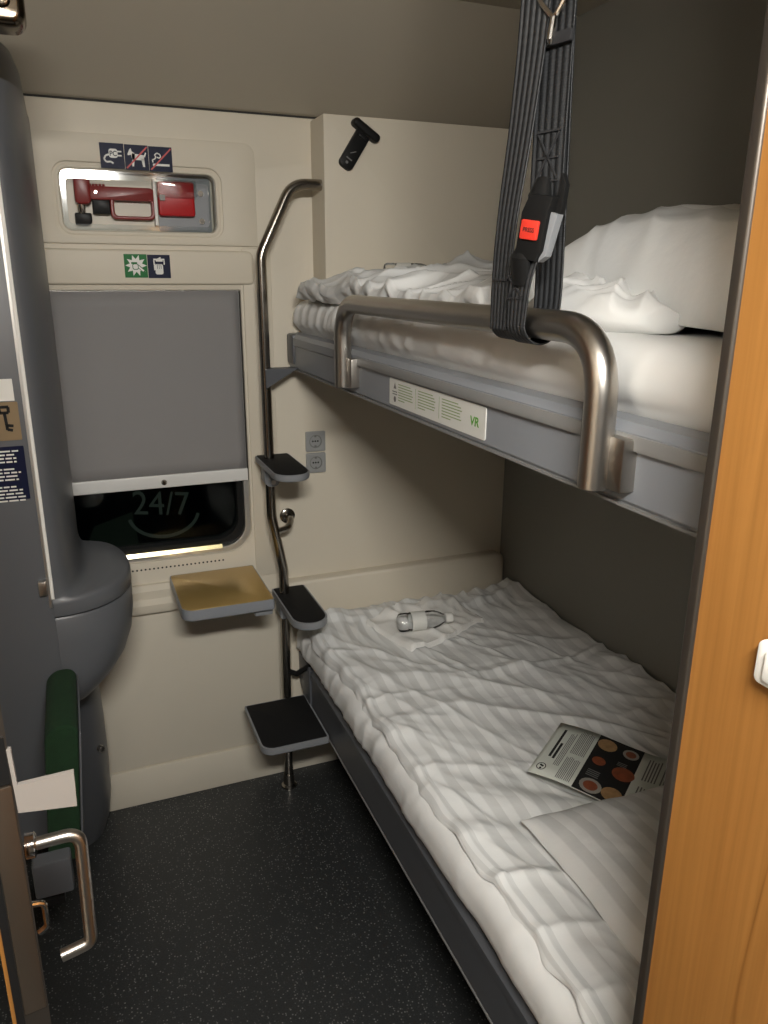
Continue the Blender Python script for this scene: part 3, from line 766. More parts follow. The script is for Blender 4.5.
# mattresses: rounded section swept along y with puckered sheet on the sides
def mattress(name, x0, x1, z0, z1, y0, y1, rr, label, pucker, seed, bulge, zr):
    sec = rrect(x0, x1, z0, z1, rr, 6)
    # resample section evenly
    P = []
    L = []
    n = len(sec); tot = 0
    for k in range(n):
        a_, b_ = Vector(sec[k]), Vector(sec[(k + 1) % n]); L.append((tot, a_, b_)); tot += (b_ - a_).length
    N = 140
    for i in range(N):
        s = tot * i / N
        for (t0, a_, b_) in reversed(L):
            if s >= t0:
                d = (b_ - a_).length
                P.append(tuple(a_.lerp(b_, (s - t0) / d if d else 0))); break
    cx, cz = (x0 + x1) / 2, (z0 + z1) / 2
    def fn(u, v):
        i = int(round(u * N)) % N
        x, z = P[i]; y = y0 + (y1 - y0) * v
        e = min(v, 1 - v) * (y1 - y0)
        k = 1 - 0.06 * (1 - smooth(0, 0.05, e))
        front = smooth(x0 + 0.10, x0 + 0.01, x)
        over = smooth(zr - 0.002, zr + 0.022, z)
        w = pucker * front * over * (crease(y + 0.25 * z, z, R(90), 0.30, 0.06, seed, 2.6) * (0.35 + 0.65 * smooth(0.9, 1.5, y)) + 0.6 * nz(y * 7, z * 5, seed)) + (0.022 if z0 > 1 else 0.046) * front * over
        w += 0.004 * nz(x * 5, y * 5, seed + 3)
        zz = cz + (z - cz) * (k if k < 1 else 1) + w * 0.25
        bl_ = bulge * front * over * nz(y * 2.3, seed * 3.1)
        return (x - w - bl_ , y + (0.008 * nz(x * 20, z * 20, seed) if e < 0.03 else 0), zz)
    me = grid_mesh(name, N, 220, fn, lambda u, v: (u * tot, v * (y1 - y0)), True)
    bm = bmesh.new(); bm.from_mesh(me); bpy.data.meshes.remove(me)
    ends = [v for v in bm.verts]
    es = [e for e in bm.edges if e.is_boundary]
    bmesh.ops.holes_fill(bm, edges=es, sides=0)
    o = finish(name, bm, 'sheet', None, 60)
    return tag(o, label, 'mattress')
mattress('upper_mattress', 0.637, XR - 0.006, 1.420, 1.577, 0.268, 2.235, 0.045, 'white sheeted mattress lying on the upper bunk', 0.008, 1.3, 0.003, 1.489)
mattress('lower_mattress', 0.637, XR - 0.006, 0.348, 0.578, 0.268, 2.205, 0.060, 'white sheeted mattress lying on the lower bunk', 0.006, 4.7, 0.008, 0.458)

# ------------------------------------------------------------------ duvets
def thick(o, t):
    md = o.modifiers.new('thickness', 'SOLIDIFY'); md.thickness = t; md.offset = -1
    return o

def lower_duvet_z(x, y):
    wx = x + 0.05 * nz(x * 3.1, y * 3.1, 61.2); wy = y + 0.05 * nz(x * 3.1, y * 3.1, 67.9)
    z = 0.594 + 0.016 * nz(x * 2.6, y * 2.2, 2.1) + 0.014 * smooth(1.8, 2.15, y)
    m1 = smooth(-0.35, 0.35, nz(x * 2.4, y * 2.4, 50.1)); m2 = smooth(-0.35, 0.35, nz(x * 2.4, y * 2.4, 55.7))
    z += 0.013 * m1 * crease(wx, wy, R(-40), 0.60, 0.11, 3.3, 2.8, 1.3)
    z += 0.011 * m2 * crease(wx, wy, R(-58), 0.55, 0.09, 8.1, 2.8, 1.3)
    z += 0.008 * (1 - m1) * crease(wx, wy, R(-18), 0.45, 0.09, 12.4, 3.0, 1.4)
    z += 0.005 * crease(wx, wy, R(-72), 0.40, 0.06, 21.7, 3.0, 1.4)
    z += 0.010 * crease(wx, wy, R(5), 0.9, 0.35, 25.7, 7.0, 1.2)
    # gathered folds near the foot end, running towards the end wall
    z += 0.012 * smooth(1.90, 2.12, y) * crease(x, y, R(78), 0.30, 0.05, 31.7, 2.4, 1.5)
    return z
def lower_duvet_fn(u, v):
    y = 0.66 + (2.205 - 0.66) * v
    edge = 0.650 + 0.018 * nz(y * 3.1, 0.5, 7.7) + 0.012 * nz(y * 7, 0.5, 3.7) - 0.018 * smooth(1.6, 2.05, y)
    x1 = 1.350
    hang = 0.030 + 0.02 * nz(y * 5, 1.5, 2.2) + 0.006 * smooth(1.6, 2.05, y)
    # arc along u: a hanging lip first, then the top
    hu = 0.10
    if u < hu:
        k = 1 - u / hu
        x = edge - 0.012 - 0.026 * math.sin(k * PI / 2) + 0.008 * nz(y * 18, k * 2, 1.1) * k
        z = lower_duvet_z(edge, y) - hang * k * k * 0.9 - 0.004
        z = z + 0.002
    else:
        s = (u - hu) / (1 - hu)
        x = edge - 0.012 + (x1 - edge + 0.012) * s
        z = lower_duvet_z(x, y)
        z -= 0.010 * (1 - smooth(0.0, 0.05, s))
        # right side tucked against the wall, rising a little
        z += 0.025 * smooth(0.86, 1.0, s) * (0.7 + 0.5 * nz(y * 4, 0, 6.6))
    # foot end turned down against the end wall, head end thin
    z -= 0.030 * smooth(0.975, 1.0, v)
    z -= 0.014 * (1 - smooth(0.0, 0.03, v))
    y += 0.03 * nz(x * 3, 0, 4.4) * (1 - v) - 0.02 * (1 - smooth(0.6, 0.85, x)) * smooth(.9, 1, v)
    return (x, y, max(z, 0.50))
ld = link('lower_duvet', grid_mesh('lower_duvet', 230, 340, lower_duvet_fn, lambda u, v: (u * 0.80, v * 1.55)), 'stripe', None, 75)
tag(ld, 'wrinkled white duvet with satin stripes spread over the lower bunk', 'duvet')

def pillow(name, cx, cy, cz, hx, hy, hz, rot, label, seed, flange=0.0, m='pstripe', stripe_v=False, flat=0.55, sag=0.0, pw=3.2, ex_=0.52):
    """soft pillow: two domed sheets meeting in a seam"""
    N = 90
    rm = Matrix.Translation((cx, cy, cz)) @ rot
    vs = []; fs = []; fuv = []
    def prof(a, b):
        ea = max(0.0, 1 - abs(a) ** pw); eb = max(0.0, 1 - abs(b) ** pw)
        return (ea * eb) ** ex_
    for side in (1, -1):
        off = len(vs)
        for j in range(N + 1):
            for i in range(N + 1):
                a = -1 + 2 * i / N; b = -1 + 2 * j / N
                # corners drawn out into ears
                k = 1 - 0.07 * (1 - abs(a) ** 2) * abs(b) ** 3
                k2 = 1 - 0.07 * (1 - abs(b) ** 2) * abs(a) ** 3
                h = prof(a / (1 + flange) if flange else a, b) * hz
                wv = 0.05 * nz(a * 2.2, b * 2.2, seed) + 0.10 * crease(a, b, R(30), 0.9, 0.22, seed + 2) * (abs(a) * 0.6 + 0.25) + 0.06 * crease(a, b, R(-50), 0.7, 0.2, seed + 5)
                h = h * (1 + (wv if side > 0 else -0.15))
                if side < 0: h *= flat
                vs.append(tuple(rm @ Vector((a * hx * k2 + 0.004 * nz(b * 6, seed), b * hy * k + 0.004 * nz(a * 6, seed + 1), side * h - sag * (1 - prof(a, b))))))
        for j in range(N):
            for i in range(N):
                q = off + j * (N + 1) + i
                f = (q, q + 1, q + N + 2, q + N + 1)
                fs.append(f if side > 0 else f[::-1])
                uvq = [((i + di) / N * 2 * hx, (j + dj) / N * 2 * hy) for di, dj in ((0, 0), (1, 0), (1, 1), (0, 1))]
                if stripe_v: uvq = [(b_, a_) for a_, b_ in uvq]
                fuv += uvq if side > 0 else uvq[::-1]
    me = bpy.data.meshes.new(name)
    me.from_pydata(vs, [], fs)
    ul = me.uv_layers.new(name='cloth')
    ul.data.foreach_set('uv', [c for q in fuv for c in q])
    bm = bmesh.new(); bm.from_mesh(me); bpy.data.meshes.remove(me)
    bmesh.ops.remove_doubles(bm, verts=bm.verts, dist=0.0004)
    o = finish(name, bm, m, None, 80)
    return tag(o, label, 'pillow')
pillow('upper_pillow', 1.02, 0.80, 1.637, 0.315, 0.365, 0.104, Matrix.Rotation(R(-4), 4, 'Z') @ Matrix.Rotation(R(2), 4, 'X'), 'plump white striped pillow on the upper bunk', 3.1, sag=0.045, pw=5.0, ex_=0.36)
pillow('lower_pillow', 1.018, 0.765, 0.634, 0.305, 0.305, 0.055, Matrix.Rotation(R(-3), 4, 'Z') @ Matrix.Rotation(R(1), 4, 'X'), 'flat white striped pillow at the shaded head of the lower bunk', 6.4, m='stripe', sag=0.02)

# upper duvet, folded over at the foot end
def ud_z(x, y):
    wx = x + 0.04 * nz(x * 3.1, y * 3.1, 71.2); wy = y + 0.04 * nz(x * 3.1, y * 3.1, 77.9)
    z = 1.630 + 0.016 * nz(x * 3, y * 3, 14.1)
    z += 0.022 * crease(wx, wy, R(35), 0.35, 0.13, 15.3, 3.2, 1.7) + 0.016 * crease(wx, wy, R(70), 0.3, 0.12, 18.8, 3.2, 1.7) + 0.010 * crease(wx, wy, R(-25), 0.3, 0.10, 28.8, 3.2, 1.7)
    z += 0.02 * math.exp(-((x - 0.95) / 0.1) ** 2 - ((y - 1.75) / 0.08) ** 2)
    return z
def ud_fn(u, v):
    y = 1.09 + (2.138 - 1.09) * v
    edge = 0.628 + 0.014 * nz(y * 4, 3, 1) - 0.024 * smooth(1.8, 2.1, y)
    hu = 0.14
    if u < hu:
        k = 1 - u / hu
        x = edge - 0.006 - 0.018 * math.sin(k * PI) + 0.022 * k
        z = ud_z(edge, y) - 0.012 - 0.052 * k + 0.006 * nz(y * 12, k * 4, 8) * math.sin(k * PI)
        z = max(z, 1.580)
    else:
        s = (u - hu) / (1 - hu)
        x = edge - 0.006 + (1.345 - edge) * s
        z = ud_z(x, y) - 0.014 * (1 - smooth(0, 0.10, s))
        z += 0.012 * smooth(0.0, 0.35, s)
    e = min(v, (1 - v))
    z = 1.582 + (z - 1.582) * (0.25 + 0.75 * smooth(0.0, 0.035, e)) if e < 0.035 else z
    return (x, y + 0.012 * nz(x * 8, z * 20, 2), z)
ud = link('upper_duvet', grid_mesh('upper_duvet', 170, 230, ud_fn, lambda u, v: (v * 1.1, u * 0.8)), stripe_mat('satin_stripe_cotton_folded', 0.10), None, 75)
tag(ud, 'white striped duvet folded loosely along the upper bunk', 'duvet')
# turned-back sheet bunched in front of the upper pillow
def bs_fn(u, v):
    a = u * 2 * PI
    y = 0.80 + 0.31 * v
    cxx = 0.715 + 0.03 * v + 0.03 * nz(y * 5, 1, 1)
    rr = 0.35 + 0.65 * math.sin(PI * min(1, max(0, v))) ** 0.6
    rx = 0.085 * rr; rz = 0.036 * rr * (1 + 0.35 * nz(y * 6, 2, 2))
    x = cxx - 0.006 + rx * math.cos(a) * (1 + 0.12 * nz(math.cos(a) * 1.4, y * 7, 3))
    z = 1.596 + rz * math.sin(a)
    wx = x + 0.03 * nz(x * 7, y * 7, 81.2); wy = y + 0.03 * nz(x * 7, y * 7, 87.9)
    w = 0.020 * crease(wx, wy, R(75), 0.30, 0.06, 41.2, 2.2, 1.3) + 0.016 * crease(wx, wy, R(40), 0.25, 0.05, 45.2, 2.2, 1.3) + 0.010 * crease(wx, wy, R(110), 0.2, 0.04, 49.2, 2.2, 1.3) - 0.012
    if math.sin(a) > 0: z += 1.3 * w * math.sin(a) * rr
    return (x, y, max(z, 1.5795))
bsm = grid_mesh('bunched_sheet', 110, 130, bs_fn, lambda u, v: (u * 0.6, v * 0.6), True)
bm = bmesh.new(); bm.from_mesh(bsm); bpy.data.meshes.remove(bsm)
bmesh.ops.holes_fill(bm, edges=[e for e in bm.edges if e.is_boundary], sides=0)
tag(finish('bunched_sheet', bm, 'sheet', None, 80), 'white sheet bunched up in front of the upper pillow', 'sheet')

# ------------------------------------------------------------------ towel, bottles, leaflet
def on_bed(x, y): return lower_duvet_z(x, y)
def towel_fn(u, v):
    # hand towel folded flat: long side rotated on the bed
    a = R(17)
    lx_, ly_ = (u - 0.5) * 0.315, (v - 0.5) * 0.225 + 0.018 * math.sin(u * 5) * (v - 0.5)
    x = 0.952 + lx_ * math.cos(a) - ly_ * math.sin(a); y = 2.005 + lx_ * math.sin(a) + ly_ * math.cos(a)
    e = min(u, 1 - u, v, 1 - v)
    z = on_bed(x, y) + 0.012 + 0.004 * nz(x * 14, y * 14, 3) + 0.005 * crease(x, y, R(17), 0.3, 0.08, 6.6)
    if e <= 0: z -= 0.014
    return (x + 0.005 * nz(y * 20, 1, 1), y + 0.006 * nz(x * 16, 2, 2), z)
tw = link('hand_towel', grid_mesh('hand_towel', 60, 40, towel_fn, lambda u, v: (u, v)), 'towel', None, 70)
tag(tw, 'folded white hand towel lying on the lower bunk under the bottle', 'towel')

def bottle(p, axis, s, label):
    t = thing('water_bottle', tuple(p), label, 'bottle')
    p = Vector(p); a = Vector(axis).normalized()
    prof = [(0, 0.020), (0.003, 0.026), (0.010, 0.029), (0.030, 0.029), (0.034, 0.0275), (0.038, 0.029), (0.085, 0.029), (0.088, 0.0275), (0.092, 0.029), (0.115, 0.0275), (0.130, 0.022), (0.142, 0.0145), (0.148, 0.0125), (0.152, 0.0125)]
    finish('body', lathe_bm(p, a, [(h * s, r * s) for h, r in prof], 28), 'pet', t)
    lb_ = lathe_bm(p, a, [(0.040 * s, 0.0294 * s), (0.0841 * s, 0.0294 * s)], 28)
    for f in [f for f in lb_.faces if len(f.verts) > 4]: bmesh.ops.delete(lb_, geom=[f], context='FACES_ONLY')
    finish('label', lb_, 'label', t)
    finish('cap', lathe_bm(p + a * 0.149 * s, a, [(0, 0.0145 * s), (0.002 * s, 0.0155 * s), (0.020 * s, 0.0155 * s), (0.022 * s, 0.014 * s)], 24), 'white', t)
    return t
b1 = bottle((0.836, 1.962, 0.642), (0.172, -0.030, 0.004), 1.0, 'clear water bottle lying on the towel on the lower bunk')
b2 = bottle((0.815, 2.04, 1.656), (0.17, -0.09, 0.0), 0.9, 'clear water bottle lying on the upper duvet')

# leaflet: menu sheet tucked under the pillow
lfl = thing('menu_leaflet', (0.98, 1.20, 0.62), 'printed menu leaflet with food photos tucked under the lower pillow', 'leaflet')
o_ = Vector((0.822, 1.206)); ex = Vector((0.158, -0.256)); ey = Vector((0.172, 0.128))   # along the photos, up the text page
LW, LH = ex.length, ey.length
def leaf_frame(u, v, d):
    u = u * 0.786 if u < 0.42 else (0.33 + (u - 0.42) if u < 0.76 else 0.67 + (u - 0.76) * 1.375)
    q = o_ + ex * u + ey * v
    zz = 0.628 + 0.006 * u + 0.004 * v + 0.004 * math.sin(u * 7)
    return (q.x, q.y, zz + d)
def leaf_poly(name, loops, d, m, parent):
    bm = bmesh.new()
    for lp in loops:
        bm.faces.new([bm.verts.new(leaf_frame(u, v, d)) for u, v in lp])
    return finish(name, bm, m, parent, 0)
pg = grid_mesh('page', 24, 6, lambda u, v: leaf_frame(u, v, 0), lambda u, v: (u, v))
pgo = link('page', pg, 'paper', lfl, 60)
sd = pgo.modifiers.new('thickness', 'SOLIDIFY'); sd.thickness = 0.0012; sd.offset = -1
def cell(u0, u1, v0, v1, n=6):
    return [(u0 + (u1 - u0) * k / n, v0) for k in range(n + 1)] + [(u1 - (u1 - u0) * k / n, v1) for k in range(n + 1)]
leaf_poly('photo_panel', [cell(0.42, 0.58, 0.0, 1.0), cell(0.58, 0.76, 0.0, 1.0)], 0.0008, 'ink', lfl)
def disc(u, v, r):
    return [(u + r * math.cos(2 * PI * k / 16) / LW, v + r * math.sin(2 * PI * k / 16) / LH) for k in range(16)]
for (u, v, r, mm) in ((0.50, 0.86, 0.022, 'food2'), (0.53, 0.13, 0.024, 'plate'), (0.69, 0.50, 0.024, 'food1'), (0.68, 0.14, 0.022, 'food2'), (0.50, 0.55, 0.015, 'food1'), (0.68, 0.86, 0.018, 'plate')):
    d_ = leaf_poly('dish_photo', [disc(u, v, r)], 0.0012, mm, lfl)
    if mm == 'plate': leaf_poly('food_photo', [disc(u, v, r * 0.65)], 0.0015, 'food1', d_)
leaf_poly('photo_caption', [[(0.60 + 0.02, 0.66 - k * 0.025), (0.60 + 0.02, 0.672 - k * 0.025), (0.60 + 0.09, 0.672 - k * 0.025), (0.60 + 0.09, 0.66 - k * 0.025)] for k in range(3)] +
          [[(0.46, 0.36 - k * 0.03), (0.46, 0.375 - k * 0.03), (0.55, 0.375 - k * 0.03), (0.55, 0.36 - k * 0.03)] for k in range(4)], 0.0012, 'inkgrey', lfl)
# the text runs up the page (along +v)
hd = [[(0.085, 0.34), (0.11, 0.34), (0.11, 0.88), (0.085, 0.88)], [(0.125, 0.32), (0.15, 0.32), (0.15, 0.62), (0.125, 0.62)]]
text_mesh('heading', 'MENU', 0.02, lambda u, v, d: leaf_frame(0.15 - v / LW * 0.9, 0.36 + u / LH * 0.9, 0.0009 + d * 0.1), 'ink', lfl, bold=True) if False else leaf_poly('heading', hd, 0.0008, 'ink', lfl)
tx = []
for c0, n_, v0, v1 in ((0.17, 4, 0.22, 0.86), (0.25, 5, 0.50, 0.95), (0.33, 4, 0.50, 0.95), (0.25, 5, 0.04, 0.44), (0.33, 4, 0.04, 0.44), (0.80, 5, 0.52, 0.92), (0.80, 5, 0.06, 0.44), (0.89, 4, 0.52, 0.92)):
    for k in range(n_):
        u = c0 + k * 0.0155; e_ = random.uniform(0.0, 0.05)
        tx.append([(u, v0), (u + 0.007, v0), (u + 0.007, v1 - e_), (u, v1 - e_)])
leaf_poly('text_line', tx, 0.0008, 'inkgrey', lfl)
ring = [(0.085, 0.12)]
bm = bmesh.new()
for k in range(24):
    q = []
    for (kk, rr) in ((k, 0.0135), (k + 1, 0.0135), (k + 1, 0.0110), (k, 0.0110)):
        t_ = 2 * PI * kk / 24
        q.append(bm.verts.new(leaf_frame(0.085 + rr * math.cos(t_) / LW, 0.14 + rr * math.sin(t_) / LH, 0.0008)))
    bm.faces.new(q)
finish('round_emblem', bm, 'ink', lfl, 0)
leaf_poly('emblem_mark', [disc(0.078, 0.16, 0.0035), disc(0.095, 0.15, 0.0035), disc(0.085, 0.11, 0.0035)], 0.0008, 'ink', lfl)

# ------------------------------------------------------------------ safety strap on the guard rail
st = thing('safety_strap', (XFR, 0.98, 1.57), 'grey webbing safety strap with red press buckle looped over the guard rail', 'strap')
def ribbon(name, path, width, parent, twist=0.0, m='webbing', th=0.0022):
    """webbing: path of (x, y, z, half-width direction angle); width along y, optional per-point width dir"""
    P = [Vector(p[:3]) for p in path]
    # densify with Catmull-Rom
    D = []; A = []
    for i in range(len(P) - 1):
        p0 = P[max(0, i - 1)]; p1 = P[i]; p2 = P[i + 1]; p3 = P[min(len(P) - 1, i + 2)]
        a1 = path[i][3] if len(path[i]) > 3 else 0; a2 = path[i + 1][3] if len(path[i + 1]) > 3 else 0
        for k in range(8):
            t = k / 8
            D.append(0.5 * ((2 * p1) + (-p0 + p2) * t + (2 * p0 - 5 * p1 + 4 * p2 - p3) * t * t + (-p0 + 3 * p1 - 3 * p2 + p3) * t ** 3)); A.append(a1 + (a2 - a1) * t)
    D.append(P[-1]); A.append(path[-1][3] if len(path[-1]) > 3 else 0)
    n = len(D)
    def fn(u, v):
        i = min(n - 1, int(round(v * (n - 1))))
        w = Vector((math.sin(A[i]), -math.cos(A[i]), 0))
        T = (D[min(n - 1, i + 1)] - D[max(0, i - 1)]).normalized()
        nn = T.cross(w).normalized()
        return tuple(D[i] + w * (u - 0.5) * width + nn * 0.0007 * math.cos(u * 2 * PI * 5))
    Ls = sum((D[i + 1] - D[i]).length for i in range(n - 1))
    me = grid_mesh(name, 20, n - 1, fn, lambda u, v: (u, v * Ls))
    o = link(name, me, m, parent, 60)
    md = o.modifiers.new('thickness', 'SOLIDIFY'); md.thickness = th; md.offset = 0
    return o
ra = 0.0235
gz = 1.590
def wrap(y, a0, a1, n=9, r=ra, ang=0.0):
    return [(gx + r * math.cos(R(a0 + (a1 - a0) * k / n)), y, gz + r * math.sin(R(a0 + (a1 - a0) * k / n)), ang) for k in range(n + 1)]
zt = 2.305
# long strap on the left: from the ceiling, around the tube and back up to a stitched end
ribbon('long_band', [(gx + 0.020, 0.968, zt, 0.5), (gx + 0.006, 0.950, 2.0, 0.45), (gx - 0.008, 0.944, 1.85, 0.25), (gx - 0.022, 0.950, 1.70, 0.08)] + wrap(0.954, 180, 395, 12), 0.044, st)
ribbon('rear_band', [(gx + 0.050, 0.962, zt, 0.25), (gx + 0.046, 0.956, 2.0, 0.25), (gx + 0.040, 0.938, 1.75, 0.22), (gx + 0.036, 0.928, 1.62, 0.2), (gx + 0.032, 0.930, 1.600, 0.1)], 0.050, st)
ub_band = ribbon('buckle_band', [(gx + 0.034, 0.936, zt, 0.25), (gx + 0.026, 0.930, 2.0, 0.25), (gx + 0.010, 0.908, 1.84, 0.22), (gx - 0.004, 0.886, 1.765, 0.2), (gx - 0.006, 0.882, 1.738, 0.2)], 0.056, st)
low_band = ribbon('tube_loop', [(gx - 0.020, 0.894, 1.675, 0.16), (gx - 0.026, 0.900, 1.64, 0.1)] + wrap(0.906, 175, 400, 12, 0.0255), 0.044, st)
# bunched webbing where it threads the buckle
finish('upper_fold', tube_bm([(gx - 0.006, 0.889, 1.765), (gx - 0.012, 0.888, 1.745), (gx - 0.014, 0.888, 1.728)], [0.012, 0.019, 0.013], 16, squash=(0.7, 1.0)), 'black', st)
finish('lower_fold', tube_bm([(gx - 0.022, 0.898, 1.690), (gx - 0.027, 0.899, 1.672), (gx - 0.022, 0.903, 1.640)], [0.010, 0.017, 0.014], 16, squash=(0.7, 1.1)), 'black', st)
# buckle body faces the aisle; local frame u to the right (towards -y), v up, d out
bang = 0.32
bo_ = Vector((gx - 0.020, 0.880, 1.702))
bu = Vector((math.sin(bang), -math.cos(bang), 0)); bn = Vector((-math.cos(bang), -math.sin(bang), 0))
tilt = R(-8)
def bf(u, v, d):
    u2 = u * math.cos(tilt) - v * math.sin(tilt); v2 = u * math.sin(tilt) + v * math.cos(tilt)
    p = bo_ + bu * u2 + Vector((0, 0, 1)) * v2 + bn * d
    return (p.x, p.y, p.z)
bk = finish('buckle', prism_bm([(-0.022, -0.034), (0.012, -0.034), (0.020, -0.020), (0.022, 0.026), (0.026, 0.044), (-0.012, 0.044), (-0.021, 0.022)], [], -0.012, 0.010, bf, bev=0.004), 'black', st)
bt = finish('press_button', prism_bm(rrect(-0.0145, 0.0125, -0.009, 0.014, 0.0025), [], 0.009, 0.0135, bf, bev=0.001), 'pressred', bk)
text_mesh('lettering', 'PRESS', 0.0072, lambda u, v, d: bf(u - 0.001, v + 0.0, 0.0136 + d * 0.3), 'ink', bt, align='CENTER', bold=True)
finish('latch_plate', prism_bm([(0.014, -0.034), (0.024, -0.026), (0.032, 0.024), (0.020, 0.026)], [], -0.008, 0.004, bf, bev=0.001), 'cast', bk)
finish('tongue', prism_bm([(0.020, 0.024), (0.032, 0.024), (0.032, 0.058), (0.024, 0.070)], [], -0.010, -0.002, bf, bev=0.001), 'black', bk)
# stitching
def band_frame(o0, a_, sl, sy=0.0):
    w = Vector((math.sin(a_), -math.cos(a_), 0)); nn = Vector((-math.cos(a_), -math.sin(a_), 0))
    return lambda u, v, d: tuple(Vector(o0) + w * u + Vector((sl, sy, 1)) * v + nn * d)
sf = band_frame((gx + 0.001, 0.894, 1.792), 0.22, 0.187, 0.293)
polys('stitching', [bar2(-0.020, 0.030, 0.020, 0.030, 0.0025), bar2(-0.020, -0.030, 0.020, -0.030, 0.0025), bar2(-0.018, -0.028, 0.018, 0.028, 0.002), bar2(-0.018, 0.028, 0.018, -0.028, 0.002), bar2(-0.018, -0.002, 0.018, -0.002, 0.002)], sf, 0.0012, 0.0030, 'webbing_back', st)
sf2 = band_frame((gx - 0.0262, 0.908, 1.636), 0.12, 0.0)
polys('stitching', [bar2(-0.016, 0.014, 0.016, 0.014, 0.0025), bar2(-0.016, -0.014, 0.016, -0.014, 0.0025), bar2(-0.014, -0.012, 0.014, 0.012, 0.002), bar2(-0.014, 0.012, 0.014, -0.012, 0.002)], sf2, 0.001, 0.003, 'webbing_back', st)
sf3 = band_frame((gx - 0.0245, 0.952, 1.645), 0.05, 0.0)
polys('stitching', [bar2(-0.018, 0.0, 0.018, 0.0, 0.003)], sf3, 0.0, 0.0025, 'webbing_back', st)
# steel triangle ring holding the strap, with its pin
rf = band_frame((gx + 0.021, 0.918, 1.944), 0.25, 0.06)
tri = [rf(-0.026, 0.030, 0.010), rf(0.026, 0.052, 0.010), rf(0.024, 0.040, 0.010), rf(0.0, 0.006, 0.010), rf(-0.024, 0.024, 0.010), rf(-0.026, 0.030, 0.010)]
ringp = fillet([rf(-0.004, 0.048, 0.011), rf(-0.026, 0.046, 0.011), rf(-0.028, 0.030, 0.011), rf(0.0, 0.004, 0.011), rf(0.030, 0.044, 0.011), rf(0.026, 0.060, 0.011), rf(-0.004, 0.048, 0.011)], 0.008, 5)
finish('steel_ring', tube_bm(ringp, 0.0034, 10), 'chrome', st)
finish('ring_pin', tube_bm([rf(0.0, 0.006, 0.012), rf(-0.002, -0.018, 0.012), rf(-0.003, -0.022, 0.010)], [0.0045, 0.005, 0.003], 10), 'chrome', st)
finish('stitched_flap', prism_bm(rrect(-0.020, 0.028, -0.024, -0.010, 0.003), [], 0.004, 0.009, rf, bev=0.001), 'webbing_back', st)

# ------------------------------------------------------------------ washbasin unit
wu = thing('washbasin_unit', (-0.2, 2.0, 0), 'moulded blue grey washbasin cabinet beside the window', 'washbasin')
FYB = 1.755
XS = -0.095
box('front_panel', (XL + 0.006, XS + 0.001, FYB + 0.004, 2.25, 0.32, 2.0), 'grey', wu, bev=0.004)
# column + ledge cover: closed outlines lofted over height
def unit_loop(z, xr, yf, ym, xb=-0.034, yb=2.16, xl=XS):
    pts = [(xl, YF - 0.012, z), (xl, yf, z)]
    for k in range(15):
        a_ = PI / 2 * k / 14
        pts.append((xl + (xr - xl) * math.sin(a_) ** 0.9, ym - (ym - yf) * math.cos(a_) ** 0.9, z))
    for k in range(1, 13):
        a_ = PI / 2 * k / 12
        pts.append((xb + (xr - xb) * math.cos(a_) ** 0.9, ym + (yb - ym) * math.sin(a_) ** 0.9, z))
    pts.append((xb, YF - 0.012, z))
    return pts
CM = FYB + 0.20
cov = [unit_loop(z, xr, FYB, CM) for z, xr in ((2.00, -0.036), (1.6, -0.034), (1.2, -0.034), (1.02, -0.034), (0.985, -0.032), (0.968, -0.026), (0.957, -0.014), (0.952, 0.004), (0.950, 0.040))]
cov += [unit_loop(0.948, 0.078, FYB, CM), unit_loop(0.943, 0.083, FYB - 0.003, CM), unit_loop(0.936, 0.085, FYB - 0.004, CM), unit_loop(0.912, 0.085, FYB - 0.004, CM), unit_loop(0.907, 0.082, FYB - 0.002, CM)]
finish('basin_cover', loft_bm(cov), 'grey', wu, 50)
finish('cover_seam', loft_bm([unit_loop(0.908, 0.076, FYB + 0.006, CM), unit_loop(0.900, 0.076, FYB + 0.006, CM)]), 'gap', wu, 50)
bowl = [unit_loop(z, xr, FYB + dy, CM, -0.05) for z, xr, dy in ((0.902, 0.080, 0.003), (0.897, 0.084, 0), (0.84, 0.083, 0), (0.79, 0.075, 0), (0.745, 0.058, 0), (0.705, 0.030, 0.01), (0.672, -0.004, 0.03), (0.655, -0.020, 0.05))]
finish('basin_bowl', loft_bm(bowl), 'grey', wu, 50)
cover_loop = lambda z, xr, yf, rnd, xl: unit_loop(z, xr, yf, yf + rnd, xr, 2.16, xl)
# pedestal shell below
def ped_loop(z, xr, yf):
    pts = [(-0.125, YF - 0.016, z), (-0.125, yf, z)]
    for i in range(13):
        a_ = PI / 2 * i / 12
        pts.append((-0.125 + (xr + 0.125) * math.sin(a_), yf + 0.12 * (1 - math.cos(a_)), z))
    pts.append((xr - 0.01, YF - 0.016, z))
    return pts
finish('pedestal', loft_bm([ped_loop(0.66, -0.035, 1.93), ped_loop(0.58, -0.024, 1.95), ped_loop(0.45, -0.020, 1.97), ped_loop(0.30, -0.020, 2.0), ped_loop(0.15, -0.024, 2.05), ped_loop(0.05, -0.034, 2.09), ped_loop(0.0, -0.048, 2.11)]), 'grey', wu, 50)
finish('pedestal_screw', lathe_bm((-0.040, 2.02, 0.385), (0.5, -0.85, 0), [(0, 0.009), (0.012, 0.009), (0.014, 0.005)], 12), 'steel', wu)
finish('edge_strip', prism_bm(rrect(-0.0975, -0.0905, FYB - 0.005, FYB + 0.006, 0.001), [], 0.952, 1.99, XY), 'white', wu)
box('edge_gap', (-0.103, -0.0976, FYB - 0.0005, FYB + 0.006, 0.93, 2.0), 'alu', wu)
hg = box('hinge', (-0.120, -0.1035, FYB - 0.012, FYB + 0.004, 0.965, 0.998), 'steel', wu, bev=0.002)
